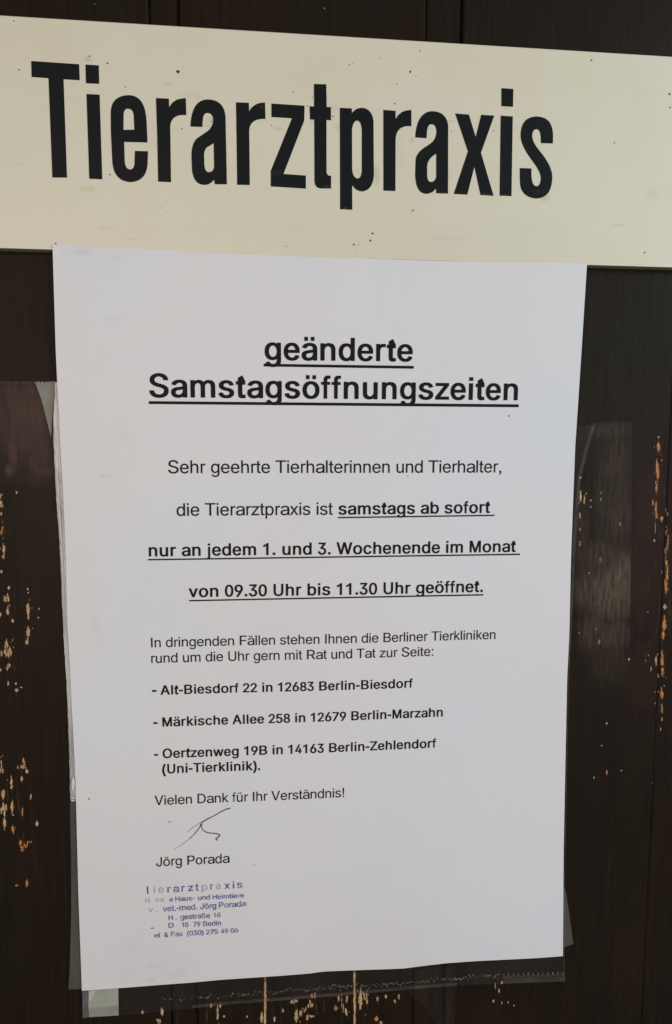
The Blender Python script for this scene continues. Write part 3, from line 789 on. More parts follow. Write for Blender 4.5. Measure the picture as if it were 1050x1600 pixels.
rj|222|-20 -214 8 -214 46 -209 84 -194 104 -177 116 -162 131 -138 142 -102 146 -60 146 518 144 520 60 520 57 518 57 -56 54 -84 42 -108 38 -112 24 -123 -2 -128 -20 -128 -22 -130 -22 -212|56 622 76 606 96 601 126 605 142 616 157 638 161 656 158 684 146 704 126 718 106 722 76 718 60 706 46 686 42 664 45 640
rk|500|64 -4 154 -4 156 -2 156 196 204 242 392 -4 504 -4 507 -2 507 2 501 10 276 304 491 532 491 536 488 539 378 539 156 304 156 720 154 722 64 722 61 720 61 -2
rl|222|64 -4 158 -4 161 -2 161 720 158 722 64 722 61 720 61 -2
rm|833|62 -4 154 -4 156 -2 156 332 160 368 172 400 192 425 220 444 242 453 258 455 276 455 310 449 338 431 361 400 368 360 368 -2 370 -4 462 -4 465 -2 465 346 469 374 479 402 500 428 522 444 546 453 564 455 610 451 646 433 670 400 678 354 678 -2 680 -4 772 -4 775 -2 775 362 770 414 752 460 728 494 690 522 650 538 642 539 592 542 554 538 520 527 486 508 460 485 434 449 428 464 401 502 394 509 354 534 304 542 288 542 258 539 228 529 198 510 180 494 168 482 154 458 153 530 150 532 62 532 59 530 59 -2
rn|556|62 -4 154 -4 156 -2 156 316 161 360 173 394 196 423 222 441 252 453 278 456 332 449 369 422 392 380 400 326 400 -2 402 -4 494 -4 497 -2 497 344 492 400 473 454 448 490 408 521 364 537 316 542 248 535 200 512 163 472 154 459 154 532 152 535 62 535 59 532 59 -2
ro|556|95 62 150 14 206 -10 270 -18 350 -10 360 -6 410 16 461 62 497 116 520 182 527 254 521 336 495 412 461 462 410 508 350 534 284 542 206 534 146 508 95 462 59 408 37 342 29 266 37 182 59 116|194 94 167 124 149 156 143 168 132 210 128 256 130 292 132 312 144 358 167 400 193 428 226 447 234 451 272 457 322 451 356 433 366 426 391 398 412 358 424 312 428 256 424 210 411 162 391 126 366 98 356 91 322 73 282 67 244 71 234 73
rö|556|95 62 150 14 206 -10 270 -18 350 -10 360 -6 410 16 461 62 497 116 520 182 527 254 521 336 495 412 461 462 410 508 350 534 284 542 206 534 146 508 95 462 59 408 37 342 29 266 37 182 59 116|194 94 167 124 149 156 143 168 132 210 128 256 130 292 132 312 144 358 167 400 193 428 226 447 234 451 272 457 322 451 356 433 366 426 391 398 412 358 424 312 428 256 424 210 411 162 391 126 366 98 356 91 322 73 282 67 244 71 234 73|151 604 245 604 245 706 151 706|310 604 404 604 404 706 310 706
rp|556|54 -211 144 -211 147 -208 148 66 167 38 192 14 216 -3 250 -16 288 -20 314 -19 362 -12 416 13 464 58 496 112 516 180 521 232 523 270 516 346 496 412 464 464 412 512 362 534 304 542 250 538 216 527 190 509 165 484 144 454 144 532 142 535 54 535 52 532 52 -208|212 90 182 120 162 160 150 206 146 270 150 320 161 362 182 404 208 432 246 451 282 457 326 451 362 432 387 406 411 360 423 314 426 274 423 212 411 164 390 122 362 92 326 71 288 66 246 71
rr|333|74 -4 162 -4 165 -2 165 334 169 366 181 396 200 419 224 437 256 448 280 451 326 446 336 446 338 448 338 538 336 541 286 542 240 533 204 516 174 486 162 466 162 532 160 534 74 534 71 532 71 -2
rs|500|62 50 98 18 140 -4 186 -15 256 -19 310 -15 362 0 406 25 443 62 463 100 470 152 461 200 435 238 386 274 320 295 234 315 192 328 166 342 152 358 149 362 145 386 152 416 176 440 212 457 246 461 296 455 330 439 350 416 368 383 378 383 458 401 460 408 445 444 425 474 392 506 354 526 310 538 262 542 194 538 144 523 102 500 68 466 48 430 42 378 51 328 78 288 128 254 192 232 274 214 322 200 344 186 359 168 362 164 365 140 357 112 332 87 294 71 246 64 204 69 164 85 139 110 124 148 120 151 110 151 32 134 26 130 26 126 38 86
rt|278|97 28 122 6 142 -3 160 -8 220 -11 262 -6 272 -4 276 0 264 80 262 83 254 83 216 79 198 83 183 94 177 110 175 144 175 446 262 446 264 448 264 520 262 523 175 524 175 700 172 703 164 703 76 648 76 524 14 523 12 520 12 448 14 446 76 446 77 100 83 56 87 44
ru|556|110 36 148 4 186 -11 194 -14 254 -19 306 -12 354 11 393 52 400 64 401 -10 404 -12 492 -12 495 -10 495 524 492 527 402 527 399 524 399 208 395 166 381 130 358 100 334 82 304 70 280 67 268 67 224 75 189 100 165 142 158 196 158 524 156 527 64 527 62 524 62 180 67 124 84 72
rü|556|110 36 148 4 186 -11 194 -14 254 -19 306 -12 354 11 393 52 400 64 401 -10 404 -12 492 -12 495 -10 495 524 492 527 402 527 399 524 399 208 395 166 381 130 358 100 334 82 304 70 280 67 268 67 224 75 189 100 165 142 158 196 158 524 156 527 64 527 62 524 62 180 67 124 84 72|151 604 245 604 245 706 151 706|310 604 404 604 404 706 310 706
rv|500|204 -4 298 -4 300 -2 496 514 498 524 496 527 398 527 395 524 288 226 252 105 213 226 106 524 104 527 4 527 2 524 12 494
rw|722|164 -4 252 -4 255 0 340 308 362 399 403 230 467 -2 470 -4 558 -4 573 38 715 524 712 527 618 527 616 524 554 294 512 123 498 192 472 296 411 524 408 527 316 527 312 524 251 296 210 120 194 194 106 524 102 527 10 527 8 524 10 512 157 10
rx|500|8 -4 114 -4 198 116 250 201 301 118 386 -4 494 -4 496 -2 496 2 308 264 482 512 487 520 484 527 378 527 306 424 252 335 197 424 128 527 20 527 17 524 17 520 194 268 7 6 5 -2
rz|500|28 -4 472 -4 475 -2 475 78 472 81 161 82 466 454 466 524 464 527 36 527 34 524 34 444 36 442 336 442 27 68 25 66 25 -2
rß|611|61 -6 64 -9 162 -9 164 -6 164 510 171 568 187 602 194 612 224 635 264 642 306 638 340 620 364 590 372 548 370 520 361 498 311 432 302 412 301 372 304 348 318 316 335 292 364 265 418 227 459 188 471 168 475 142 468 112 446 89 412 74 370 70 330 73 302 81 258 104 250 104 220 40 214 22 244 4 262 -2 284 -9 320 -16 384 -19 434 -15 482 -1 520 20 552 52 571 90 577 144 573 180 560 212 541 240 512 268 464 304 422 339 407 364 404 380 407 402 414 418 440 452 463 492 470 518 473 556 466 608 444 654 406 691 364 714 318 727 276 732 262 732 184 718 118 674 76 608 61 514
b!|333|90 0 244 0 244 106 90 106|112 180 222 180 244 494 244 718 90 718 90 494
b(|333|171 -200 178 -206 186 -208 298 -208 310 -204 314 -200 314 -190 272 -106 244 -40 215 44 196 116 187 180 183 236 187 312 201 404 218 472 244 556 276 636 314 716 313 728 298 734 186 734 174 730 170 726 131 656 101 584 73 502 53 416 40 334 35 232 42 148 44 126 67 24 111 -90
b)|333|20 -202 34 -208 148 -208 163 -202 221 -94 242 -40 263 16 289 126 298 232 298 256 294 326 281 416 260 502 232 588 204 654 164 726 156 732 148 734 34 734 22 730 19 726 19 716 59 636 88 558 115 472 136 384 146 312 150 248 147 178 136 112 119 46 93 -30 63 -100 19 -190
b-|333|28 215 306 215 306 344 28 345
b.|278|64 0 214 0 214 146 64 146
b0|556|133 30 186 -2 204 -9 266 -19 292 -19 356 -8 370 -2 424 30 467 80 498 150 518 236 524 332 518 452 499 538 471 600 461 616 418 664 362 697 292 710 266 710 200 699 188 694 138 664 95 616 58 540 37 440 32 332 38 236 56 156 62 140 91 80|226 109 197 148 175 208 164 268 160 328 164 422 176 488 196 540 226 582 254 601 280 606 302 601 335 576 360 540 380 488 392 422 396 360 392 268 380 202 362 154 359 148 330 109 302 90 282 86 254 90
b1|556|238 0 378 0 378 710 278 710 206 634 69 584 70 460 150 485 238 540
b2|556|27 6 42 0 496 0 510 6 511 94 508 98 500 101 212 102 344 240 440 350 467 390 488 432 497 468 500 494 500 518 494 562 471 612 436 653 398 681 338 703 282 710 252 710 194 703 132 678 92 650 56 606 36 558 34 548 29 488 32 484 40 481 146 480 158 484 162 488 168 532 178 556 192 576 218 596 242 606 264 609 282 607 308 599 332 584 340 576 352 562 363 536 367 504 365 480 356 454 341 426 319 396 27 82
b3|556|76 58 100 34 148 5 204 -14 256 -19 286 -19 348 -11 408 11 452 43 487 88 509 140 516 192 516 210 509 262 488 312 450 359 406 389 346 408 315 410 489 624 490 702 486 706 474 710 76 710 61 704 60 614 68 608 76 606 321 606 169 418 168 336 172 332 184 328 246 328 284 324 322 312 349 290 368 264 380 234 383 208 379 166 368 138 361 130 346 113 324 98 294 88 278 86 242 89 226 94 202 108 180 130 167 156 161 188 154 194 146 196 42 196 34 194 27 188 27 176 36 126 60 74
b4|556|28 148 42 141 316 141 318 6 332 0 426 0 441 6 442 140 510 141 525 148 526 236 522 241 510 245 442 246 442 444 438 449 426 453 332 453 318 446 316 245 169 246 403 690 404 702 400 706 388 710 290 710 282 708 275 702 27 230
b5|556|88 42 136 9 194 -12 250 -19 280 -19 326 -13 348 -9 404 14 453 52 485 96 509 158 516 214 513 268 500 318 479 360 455 392 424 420 408 430 380 445 340 457 288 464 264 464 226 459 182 446 198 596 468 596 476 598 483 604 483 690 480 694 468 698 90 698 75 692 36 348 37 336 44 331 58 328 126 320 154 320 166 324 186 339 210 350 240 359 264 360 286 357 314 345 344 320 360 298 376 256 380 226 376 184 363 148 345 124 316 99 284 86 266 84 244 86 222 95 202 108 180 130 167 154 162 180 154 188 146 190 42 190 30 186 27 182 27 170 35 122 57 78
b6|556|91 52 138 15 194 -8 260 -19 290 -19 352 -11 410 13 458 50 490 94 513 150 520 208 520 226 513 284 493 338 464 376 414 417 356 438 304 444 261 444 429 690 430 702 426 706 414 710 298 710 286 706 127 470 82 398 52 334 36 280 31 214 37 158 57 100|204 116 181 150 168 190 166 210 168 248 182 290 204 319 226 337 252 348 292 349 322 337 346 318 354 308 368 288 381 254 384 224 381 184 368 148 346 117 322 98 294 86 282 84 254 86 226 99
b7|556|74 6 88 0 202 0 214 4 219 8 528 600 528 690 524 694 512 698 40 698 26 692 25 606 28 601 36 598 376 596 79 30 73 18
b8|556|92 44 140 9 198 -11 262 -19 292 -19 348 -13 412 7 458 38 494 80 501 94 517 128 524 176 520 226 513 252 503 278 480 314 458 337 428 357 413 362 434 373 471 412 493 458 500 506 494 568 472 616 447 646 438 656 398 684 346 703 292 710 262 710 210 703 160 685 114 655 84 620 77 608 61 570 55 526 55 504 62 458 86 408 120 373 143 362 128 357 98 338 73 310 48 270 35 228 32 176 38 128 60 80|200 110 179 134 168 160 164 188 169 222 181 250 196 268 228 294 254 303 272 305 300 303 324 295 350 277 375 248 387 218 391 190 386 158 374 132 359 114 330 94 304 86 278 83 250 86 224 94|218 431 199 456 190 480 187 502 190 536 201 562 211 576 218 584 236 596 258 605 270 607 300 604 320 596 338 584 356 560 365 536 368 512 365 480 355 454 343 438 336 431 316 416 298 409 282 407 262 408 244 414
b9|556|121 -12 136 -19 250 -19 262 -15 421 216 467 290 501 358 517 410 522 476 516 532 495 588 460 638 446 650 412 676 352 701 290 710 262 710 200 701 140 676 91 638 59 594 37 542 30 482 35 408 57 352 87 310 132 276 190 253 246 247 289 246 121 2|206 371 182 402 169 442 165 474 170 510 181 542 204 573 228 593 254 604 268 606 294 605 324 593 353 566 369 542 382 508 386 472 383 442 369 402 352 376 326 354 294 342 270 340 254 343 226 354
bA|722|21 6 36 0 154 0 166 4 171 12 236 193 486 193 552 12 558 4 570 0 686 0 701 6 702 18 700 24 441 704 436 714 424 718 296 718 288 716 281 710 22 24 20 18|276 297 318 416 360 544 403 414 447 298
bB|722|77 6 92 0 402 0 476 5 544 24 558 30 602 56 638 94 662 144 669 190 663 254 643 298 614 333 584 355 537 376 572 392 604 420 621 440 635 478 639 528 633 576 612 622 576 661 528 692 456 712 392 718 92 718 77 712|226 103 226 314 380 314 420 310 454 299 482 281 503 256 516 230 521 198 513 162 486 130 444 111 370 103|226 413 226 615 362 615 424 607 460 588 484 556 492 520 489 492 475 464 452 441 430 428 398 417 360 413
bM|833|70 6 84 0 184 0 196 4 200 8 200 427 356 6 370 0 464 0 476 4 481 14 632 429 632 8 636 4 648 0 750 0 764 6 765 710 762 714 750 718 612 718 597 712 441 278 418 206 395 276 237 712 222 718 84 718 70 712
bO|778|135 86 206 27 286 -7 376 -19 404 -19 496 -6 576 29 643 84 694 160 724 248 734 348 725 464 691 562 644 630 580 687 494 725 404 737 376 737 352 734 286 725 206 691 136 632 87 560 82 546 55 468 44 368 44 350 55 248 85 162|252 157 215 212 192 286 185 356 192 430 216 508 252 561 296 599 342 619 388 626 428 621 482 599 529 560 561 510 586 438 593 362 587 284 561 208 529 158 486 122 436 99 428 97 388 92 342 99 296 119
bS|667|105 54 120 40 170 11 186 5 248 -12 320 -19 352 -19 432 -11 500 11 556 44 597 90 622 140 629 192 629 210 625 250 620 262 609 290 587 318 554 347 482 385 406 408 332 426 276 445 248 459 223 480 209 500 204 526 208 556 222 580 244 603 272 619 304 628 334 631 382 624 426 605 458 574 473 528 482 521 490 519 604 519 612 521 619 528 619 538 609 588 584 636 542 678 488 710 430 728 356 737 324 737 260 730 194 711 136 678 93 636 68 586 59 518 71 454 107 404 114 398 178 356 260 327 348 304 420 281 446 266 469 246 481 226 486 202 479 168 464 142 438 118 406 101 378 93 328 89 306 91 268 100 236 117 213 136 201 156 195 166 188 200 180 208 172 210 54 210 46 208 39 202 39 190 51 134 78 82
bT|611|237 6 252 0 362 0 374 4 377 8 377 614 582 615 590 617 598 624 598 710 594 714 582 718 30 718 15 712 14 624 22 617 30 615 236 614
bU|722|144 58 200 16 272 -10 348 -19 378 -19 452 -10 522 16 576 55 615 104 621 114 643 170 651 234 651 710 648 714 636 718 530 718 518 714 514 710 514 250 509 208 494 168 468 132 436 108 402 95 370 91 326 94 318 97 288 108 260 129 254 134 231 166 214 208 209 250 209 710 206 714 194 718 88 718 73 712 72 234 82 164 107 106
bW|944|194 6 208 0 330 0 345 6 472 478 597 8 604 2 612 0 734 0 746 4 751 12 937 694 937 712 922 718 812 718 804 716 796 710 672 223 656 294 547 712 532 718 412 718 400 714 393 700 270 224 146 712 132 718 22 718 10 714 6 710 7 694
bZ|611|29 6 44 0 570 0 585 6 586 94 582 99 576 102 199 104 263 186 582 634 583 710 580 714 568 718 40 718 26 712 25 624 28 619 36 616 410 614 356 544 30 84 28 80
ba|556|76 44 88 31 128 7 178 -8 228 -14 260 -14 316 -6 344 2 378 19 386 26 389 4 404 -2 512 -2 526 4 527 362 520 414 504 454 478 487 450 510 412 528 376 538 308 546 242 544 188 533 140 515 104 491 69 456 45 412 46 400 56 394 138 372 168 371 180 375 195 400 208 413 226 428 246 438 274 446 316 446 340 438 358 427 370 414 374 408 382 386 386 360 383 348 376 342 358 335 204 315 176 310 142 300 100 282 74 265 64 254 49 238 36 208 29 166 29 150 36 106 56 66|184 116 173 138 172 156 175 174 185 192 206 207 224 216 278 227 312 230 386 242 386 200 381 172 371 150 346 119 322 102 290 90 246 87 218 93 198 104
bä|556|76 44 88 31 128 7 178 -8 228 -14 260 -14 316 -6 344 2 378 19 386 26 389 4 404 -2 512 -2 526 4 527 362 520 414 504 454 478 487 450 510 412 528 376 538 308 546 242 544 188 533 140 515 104 491 69 456 45 412 46 400 56 394 138 372 168 371 180 375 195 400 208 413 226 428 246 438 274 446 316 446 340 438 358 427 370 414 374 408 382 386 386 360 383 348 376 342 358 335 204 315 176 310 142 300 100 282 74 265 64 254 49 238 36 208 29 166 29 150 36 106 56 66|184 116 173 138 172 156 175 174 185 192 206 207 224 216 278 227 312 230 386 242 386 200 381 172 371 150 346 119 322 102 290 90 246 87 218 93 198 104|117 604 235 604 235 729 117 729|320 604 438 604 438 729 320 729
bb|611|62 4 76 -3 184 -2 190 1 194 6 194 31 228 6 276 -10 314 -14 344 -14 412 -4 470 23 518 66 551 120 571 186 578 258 571 350 551 414 515 470 472 509 458 517 408 538 346 547 310 547 268 542 232 531 198 508 197 710 194 714 182 718 76 718 64 714 61 710|240 126 231 136 212 172 199 226 196 264 199 312 211 360 232 400 260 428 290 442 302 444 320 446 346 442 376 426 404 400 425 358 437 312 440 274 437 224 425 178 404 136 374 108 346 92 318 88 290 92 258 109
bc|556|98 66 146 24 154 19 210 -5 276 -14 336 -12 380 -3 412 10 442 27 473 54 492 76 513 112 524 142 524 154 520 158 432 182 404 181 394 176 378 138 352 108 320 92 290 87 262 91 232 108 203 140 183 178 172 222 169 258 172 310 188 364 205 394 229 422 262 441 288 445 320 441 350 425 376 396 392 362 402 355 432 354 520 378 523 382 523 392 512 422 492 456 466 486 442 505 418 519 376 536 338 545 276 546 210 537 154 513 146 508 98 466 63 412 42 346 34 274 34 256 43 182 63 120
bd|611|96 66 142 23 202 -4 222 -8 268 -14 298 -14 338 -10 384 7 418 31 418 6 422 1 428 -2 536 -3 550 4 551 710 548 714 536 718 430 718 416 712 414 507 384 529 344 542 302 547 266 547 204 538 154 517 140 509 96 470 62 414 41 350 34 278 41 186 62 122|236 109 209 136 205 144 189 174 176 218 172 278 177 322 187 360 207 396 238 427 268 442 294 446 322 442 352 427 379 400 400 364 412 320 416 276 411 214 399 172 380 136 352 107 322 92 286 89 266 92
be|556|87 68 136 24 144 19 204 -5 274 -14 304 -14 350 -10 402 4 444 26 480 58 503 88 508 100 520 128 520 138 516 143 426 166 398 165 389 160 377 136 365 120 344 102 328 94 306 88 284 87 260 90 228 103 199 128 177 160 163 206 161 226 512 227 524 231 528 236 525 336 512 390 487 446 452 486 422 511 372 533 328 544 264 546 198 537 144 513 134 508 85 462 50 408 30 346 23 256 31 184 52 122|162 324 162 334 175 372 194 400 224 428 252 442 276 445 306 442 330 431 359 404 378 372 390 328 390 324
bf|333|92 6 106 0 194 0 206 4 209 8 209 432 286 433 298 437 302 442 301 520 286 527 210 527 211 588 220 612 234 624 246 625 262 619 286 619 300 626 318 696 318 706 310 714 286 722 246 727 218 727 186 722 152 709 130 691 117 676 106 658 95 630 91 594 91 528 26 527 14 523 10 518 11 440 26 433 91 432
bg|611|106 -154 140 -180 190 -202 236 -213 318 -217 372 -212 434 -195 484 -167 523 -126 546 -76 553 -18 553 530 550 535 538 539 432 538 424 535 421 530 420 504 382 530 338 544 272 546 216 538 148 510 112 477 97 458 68 412 47 350 40 258 48 182 68 124 103 70 150 32 206 7 270 -2 302 -2 346 3 380 14 418 36 418 0 409 -54 380 -91 342 -111 300 -116 274 -114 250 -107 228 -95 207 -76 180 -44 168 -40 140 -41 72 -78 63 -86 63 -96 81 -128|238 120 211 148 194 178 181 220 177 276 182 320 194 360 213 396 240 425 272 440 296 444 326 440 356 425 384 398 404 360 415 318 419 272 415 220 404 178 384 142 374 132 356 116 328 103 306 100 270 103
bh|611|66 6 80 0 188 0 202 6 203 320 207 358 220 392 240 417 266 435 290 444 308 446 344 441 376 419 400 380 408 330 409 6 424 0 530 0 542 4 546 8 546 350 541 404 522 458 496 492 456 524 400 543 352 548 322 548 272 542 260 539 212 517 204 510 203 710 200 714 188 718 80 718 68 714 65 710
bi|278|70 0 209 0 208 532 69 532|70 607 208 607 209 724 70 725
bj|278|4 -208 18 -214 58 -214 98 -208 136 -191 164 -166 182 -134 192 -98 195 -62 195 518 192 523 184 526 90 527 78 523 74 518 74 -48 72 -68 61 -96 50 -106 34 -111 14 -112 6 -115 3 -120|75 610 98 594 122 588 146 588 176 596 196 612 206 630 209 664 206 682 196 700 176 717 148 725 122 725 92 716 75 702 63 678 61 666 63 634
bk|556|70 6 84 0 190 0 204 6 205 198 230 221 406 4 418 0 546 0 558 4 562 8 561 20 331 306 544 520 544 534 530 541 404 541 392 537 206 350 205 710 202 714 190 718 84 718 72 714 69 710
bl|278|70 0 209 0 208 718 69 718
bm|889|65 6 80 0 186 0 201 6 202 334 206 366 218 396 238 420 258 433 276 441 300 443 320 440 349 422 369 394 375 362 375 8 378 4 390 0 498 0 510 4 513 8 513 342 517 372 529 400 541 416 556 428 566 435 584 442 610 443 630 440 656 427 680 396 684 376 688 352 688 8 692 4 704 0 810 0 822 4 826 8 826 366 821 414 803 462 772 500 740 522 698 539 680 543 616 546 564 539 534 530 498 510 464 481 440 510 402 533 390 538 338 546 308 546 272 542 240 531 200 506 199 528 196 533 188 536 80 537 68 533 64 528
bn|611|66 6 80 0 188 0 202 6 203 318 207 356 219 390 242 417 268 434 290 442 306 444 344 439 376 418 400 380 408 328 409 6 424 0 530 0 545 6 546 348 541 402 522 456 490 497 452 524 404 540 352 546 322 546 266 539 208 513 200 505 200 530 196 535 190 538 80 539 66 532
bo|611|102 66 152 24 166 17 220 -5 290 -14 320 -14 394 -4 460 23 504 61 542 112 549 126 571 186 578 254 571 346 546 414 510 466 460 509 452 513 392 537 320 546 290 546 218 536 156 510 106 470 70 420 62 404 42 346 34 274 34 256 42 186 65 120|242 108 212 138 193 170 178 220 174 264 177 302 190 354 212 394 242 424 274 441 304 445 338 441 370 424 402 392 422 354 434 310 438 266 434 220 423 180 402 140 370 108 338 91 308 87 274 91
bö|611|102 66 152 24 166 17 220 -5 290 -14 320 -14 394 -4 460 23 504 61 542 112 549 126 571 186 578 254 571 346 546 414 510 466 460 509 452 513 392 537 320 546 290 546 218 536 156 510 106 470 70 420 62 404 42 346 34 274 34 256 42 186 65 120|242 108 212 138 193 170 178 220 174 264 177 302 190 354 212 394 242 424 274 441 304 445 338 441 370 424 402 392 422 354 434 310 438 266 434 220 423 180 402 140 370 108 338 91 308 87 274 91|145 604 263 604 263 729 145 729|348 604 466 604 466 729 348 729
br|389|65 6 80 0 184 0 198 6 199 336 202 360 214 390 234 413 256 429 278 437 294 439 358 435 372 442 373 536 370 541 358 545 292 546 280 544 242 537 196 514 195 532 180 538 80 538 65 532
bs|556|67 58 104 25 156 1 206 -10 256 -14 290 -14 346 -10 408 7 454 33 491 68 512 108 519 148 519 162 510 208 483 248 476 254 428 286 362 306 274 325 234 337 207 352 194 368 191 384 197 410 218 432 250 446 274 449 310 445 338 432 361 408 374 382 384 375 412 374 500 393 508 400 508 412 493 448 466 483 438 507 392 530 346 542 296 546 262 546 212 542 154 525 110 502 74 470 52 430 46 378 55 328 83 288 138 252 208 229 298 210 332 200 358 184 370 168 373 152 365 126 340 103 308 90 278 86 240 89 208 101 183 124 167 162 158 168 130 169 44 151 31 144 30 132 43 90
bt|333|103 30 120 14 146 0 190 -11 220 -12 264 -8 298 0 321 10 309 114 268 103 242 103 234 106 224 114 217 132 216 408 310 410 310 518 216 701 78 622 78 519 15 518 15 410 78 408 79 118 87 64 93 48
bu|611|116 42 152 14 164 8 206 -8 248 -13 288 -14 346 -6 400 19 410 28 410 2 414 -3 420 -6 530 -7 544 0 545 524 542 528 530 532 422 532 408 526 407 210 403 176 390 144 368 116 344 99 320 90 306 88 268 93 234 115 210 154 204 200 203 526 188 532 82 532 67 526 66 184 71 132 90 78
bü|611|116 42 152 14 164 8 206 -8 248 -13 288 -14 346 -6 400 19 410 28 410 2 414 -3 420 -6 530 -7 544 0 545 524 542 528 530 532 422 532 408 526 407 210 403 176 390 144 368 116 344 99 320 90 306 88 268 93 234 115 210 154 204 200 203 526 188 532 82 532 67 526 66 184 71 132 90 78|145 604 263 604 263 729 145 729|348 604 466 604 466 729 348 729
bv|556|211 6 226 0 332 0 340 2 347 8 542 510 543 524 540 528 528 532 418 532 410 530 402 524 293 228 280 183 155 526 140 532 28 532 14 526 13 514 17 502
bw|778|166 8 174 2 182 0 286 0 300 6 390 318 410 240 478 6 492 0 596 0 608 4 615 16 769 512 768 526 754 532 644 532 630 526 544 218 520 310 458 526 444 532 336 532 324 528 319 522 315 508 259 310 236 217 148 526 134 532 26 532 14 528 10 524 10 512
bx|556|16 6 30 0 150 0 162 4 243 116 278 172 313 116 392 4 404 0 526 0 540 6 540 20 358 268 360 274 530 510 532 524 528 528 516 532 398 532 386 528 318 434 280 372 239 436 174 528 162 532 42 532 28 526 27 512 30 508 199 272 16 20
bz|500|21 6 36 0 464 0 479 6 480 92 472 99 464 101 198 102 470 446 472 450 472 524 468 528 456 532 44 532 29 526 28 440 36 433 44 431 299 430 21 82
'''
# printed type: outlines per 1000 units of the em, first item the advance width
GLYPHS = {}
for rec in GLYPH_DATA.strip().split('\n'):
    k, adv, *loops = rec.split('|')
    GLYPHS[k] = (int(adv), [[(int(a), int(b)) for a, b in zip(l.split()[::2], l.split()[1::2])] for l in loops])
GLYPHS['r '] = (278, [])
GLYPHS['b '] = (278, [])
TRIS = {}


def glyph_tris(key):
    if key not in TRIS:
        loops = GLYPHS[key][1]
        outer = [l for l in loops if signed_area(l) > 0]
        holes = [l for l in loops if signed_area(l) <= 0]
        got = []
        for o in outer:
            xs, ys = [p[0] for p in o], [p[1] for p in o]
            mine = [h for h in holes if min(xs) < h[0][0] < max(xs) and min(ys) < h[0][1] < max(ys)]
            got.append(tri_fill([o] + mine))
        TRIS[key] = got
    return TRIS[key]


OFF = .13


def run_extent(text, w):
    x, lo, hi = 0, None, 0
    for ch in text:
        adv, loops = GLYPHS[w + ch]
        xs = [p[0] for l in loops for p in l]
        if xs:
            lo = x + min(xs) if lo is None else lo
            hi = x + max(xs)
        x += adv
    return lo, hi


def run(mb, text, w, p0, p1, mi=0, em=None, track=0, off=OFF, wob=0):
    """sets a run of type whose ink spans two measured baseline points"""
    a, c = on_paper(*p0, off), on_paper(*p1, off)
    lo, hi = run_extent(text, w)
    hi += track * (len(text) - 1)
    ux, uy = c[0] - a[0], c[1] - a[1]
    L = math.hypot(ux, uy)
    ux, uy = ux / L, uy / L
    s = L / (hi - lo)
    sy = s if em is None else em / 1000.0
    x = -lo
    for ch in text:
        jx, jy = random.gauss(0, wob), random.gauss(0, wob)
        for pts, tris in glyph_tris(w + ch):
            q = []
            for gx, gy in pts:
                X, Y = (x + gx) * s + jx, gy * sy + jy
                wx, wy = a[0] + ux * X - uy * Y, a[1] + uy * X + ux * Y
                q.append((wx, wy, paper_d(wx, wy) + off))
            mb.add(q, [ccw(t, [(v[0], v[1]) for v in q]) for t in tris], mi)
        x += GLYPHS[w + ch][0] + track
    return s * 1000


def underline(mb, p0, p1, th, mi=0):
    L, R = [], []
    n = 40
    for i in range(n + 1):
        t = i / n
        x, y = p0[0] + (p1[0] - p0[0]) * t, p0[1] + (p1[1] - p0[1]) * t
        for lst, o in ((L, th / 2), (R, -th / 2)):
            q = on_paper(x, y + o, OFF + .03)
            lst.append((*q, paper_d(*q) + OFF + .03))
    mb.add(L + R, [(i, i + 1, i + n + 2, i + n + 1) for i in range(n)], mi)


# name, [(text, weight, ink start, ink end)], [underlines]
LINES = [
    ('heading_line', [('geänderte', 'b', (413.6, 562.5), (644.9, 564.9))], [((412, 570.4), (646.7, 573.9), 4.3)]),
    ('heading_line', [('Samstagsöffnungszeiten', 'b', (233.4, 620.6), (808.9, 625.6))], [((232.6, 629), (810.5, 634), 4.5)]),
    ('text_line', [('Sehr geehrte Tierhalterinnen und Tierhalter,', 'r', (262.8, 739.4), (783.2, 738.2))], []),
    ('text_line', [('die Tierarztpraxis ist', 'r', (276.1, 806.1), (520.1, 804.3)), ('samstags ab sofort', 'b', (528.8, 804.2), (765.6, 801.5))], [((528.2, 808.8), (772.8, 805.2), 2.1)]),
    ('text_line', [('nur an jedem 1. und 3. Wochenende im Monat', 'b', (232.6, 869.6), (805.8, 862.4))], [((231.3, 874.6), (812.7, 866.1), 2.2)]),
    ('text_line', [('von 09.30 Uhr bis 11.30 Uhr geöffnet.', 'b', (295, 933.4), (754.4, 925))], [((295.7, 938.6), (755.3, 929.4), 2.2)]),
    ('text_line', [('In dringenden Fällen stehen Ihnen die Berliner Tierkliniken', 'r', (236.2, 1011.6), (774.2, 998.4))], []),
    ('text_line', [('rund um die Uhr gern mit Rat und Tat zur Seite:', 'r', (236.5, 1036), (677, 1024.6))], []),
    ('address_line', [('-', 'b', (237.8, 1086.2), (244.6, 1086)), ('Alt-Biesdorf 22 in 12683 Berlin-Biesdorf', 'b', (250.8, 1085.8), (644.9, 1074.4))], []),
    ('address_line', [('-', 'b', (239.9, 1136), (246.3, 1135.8)), ('Märkische Allee 258 in 12679 Berlin-Marzahn', 'b', (253.9, 1135.6), (691.9, 1119.6))], []),
    ('address_line', [('-', 'b', (240.9, 1185.6), (247.2, 1185.4)), ('Oertzenweg 19B in 14163 Berlin-Zehlendorf', 'b', (254.2, 1184.9), (681.4, 1168.1))], []),
    ('address_line', [('(Uni-Tierklinik).', 'b', (253.5, 1209), (406.5, 1203.3))], []),
    ('text_line', [('Vielen Dank für Ihr Verständnis!', 'r', (241.7, 1258.1), (537.6, 1245.4))], []),
    ('text_line', [('Jörg Porada', 'r', (244.2, 1353.8), (358.8, 1347.9))], []),
]
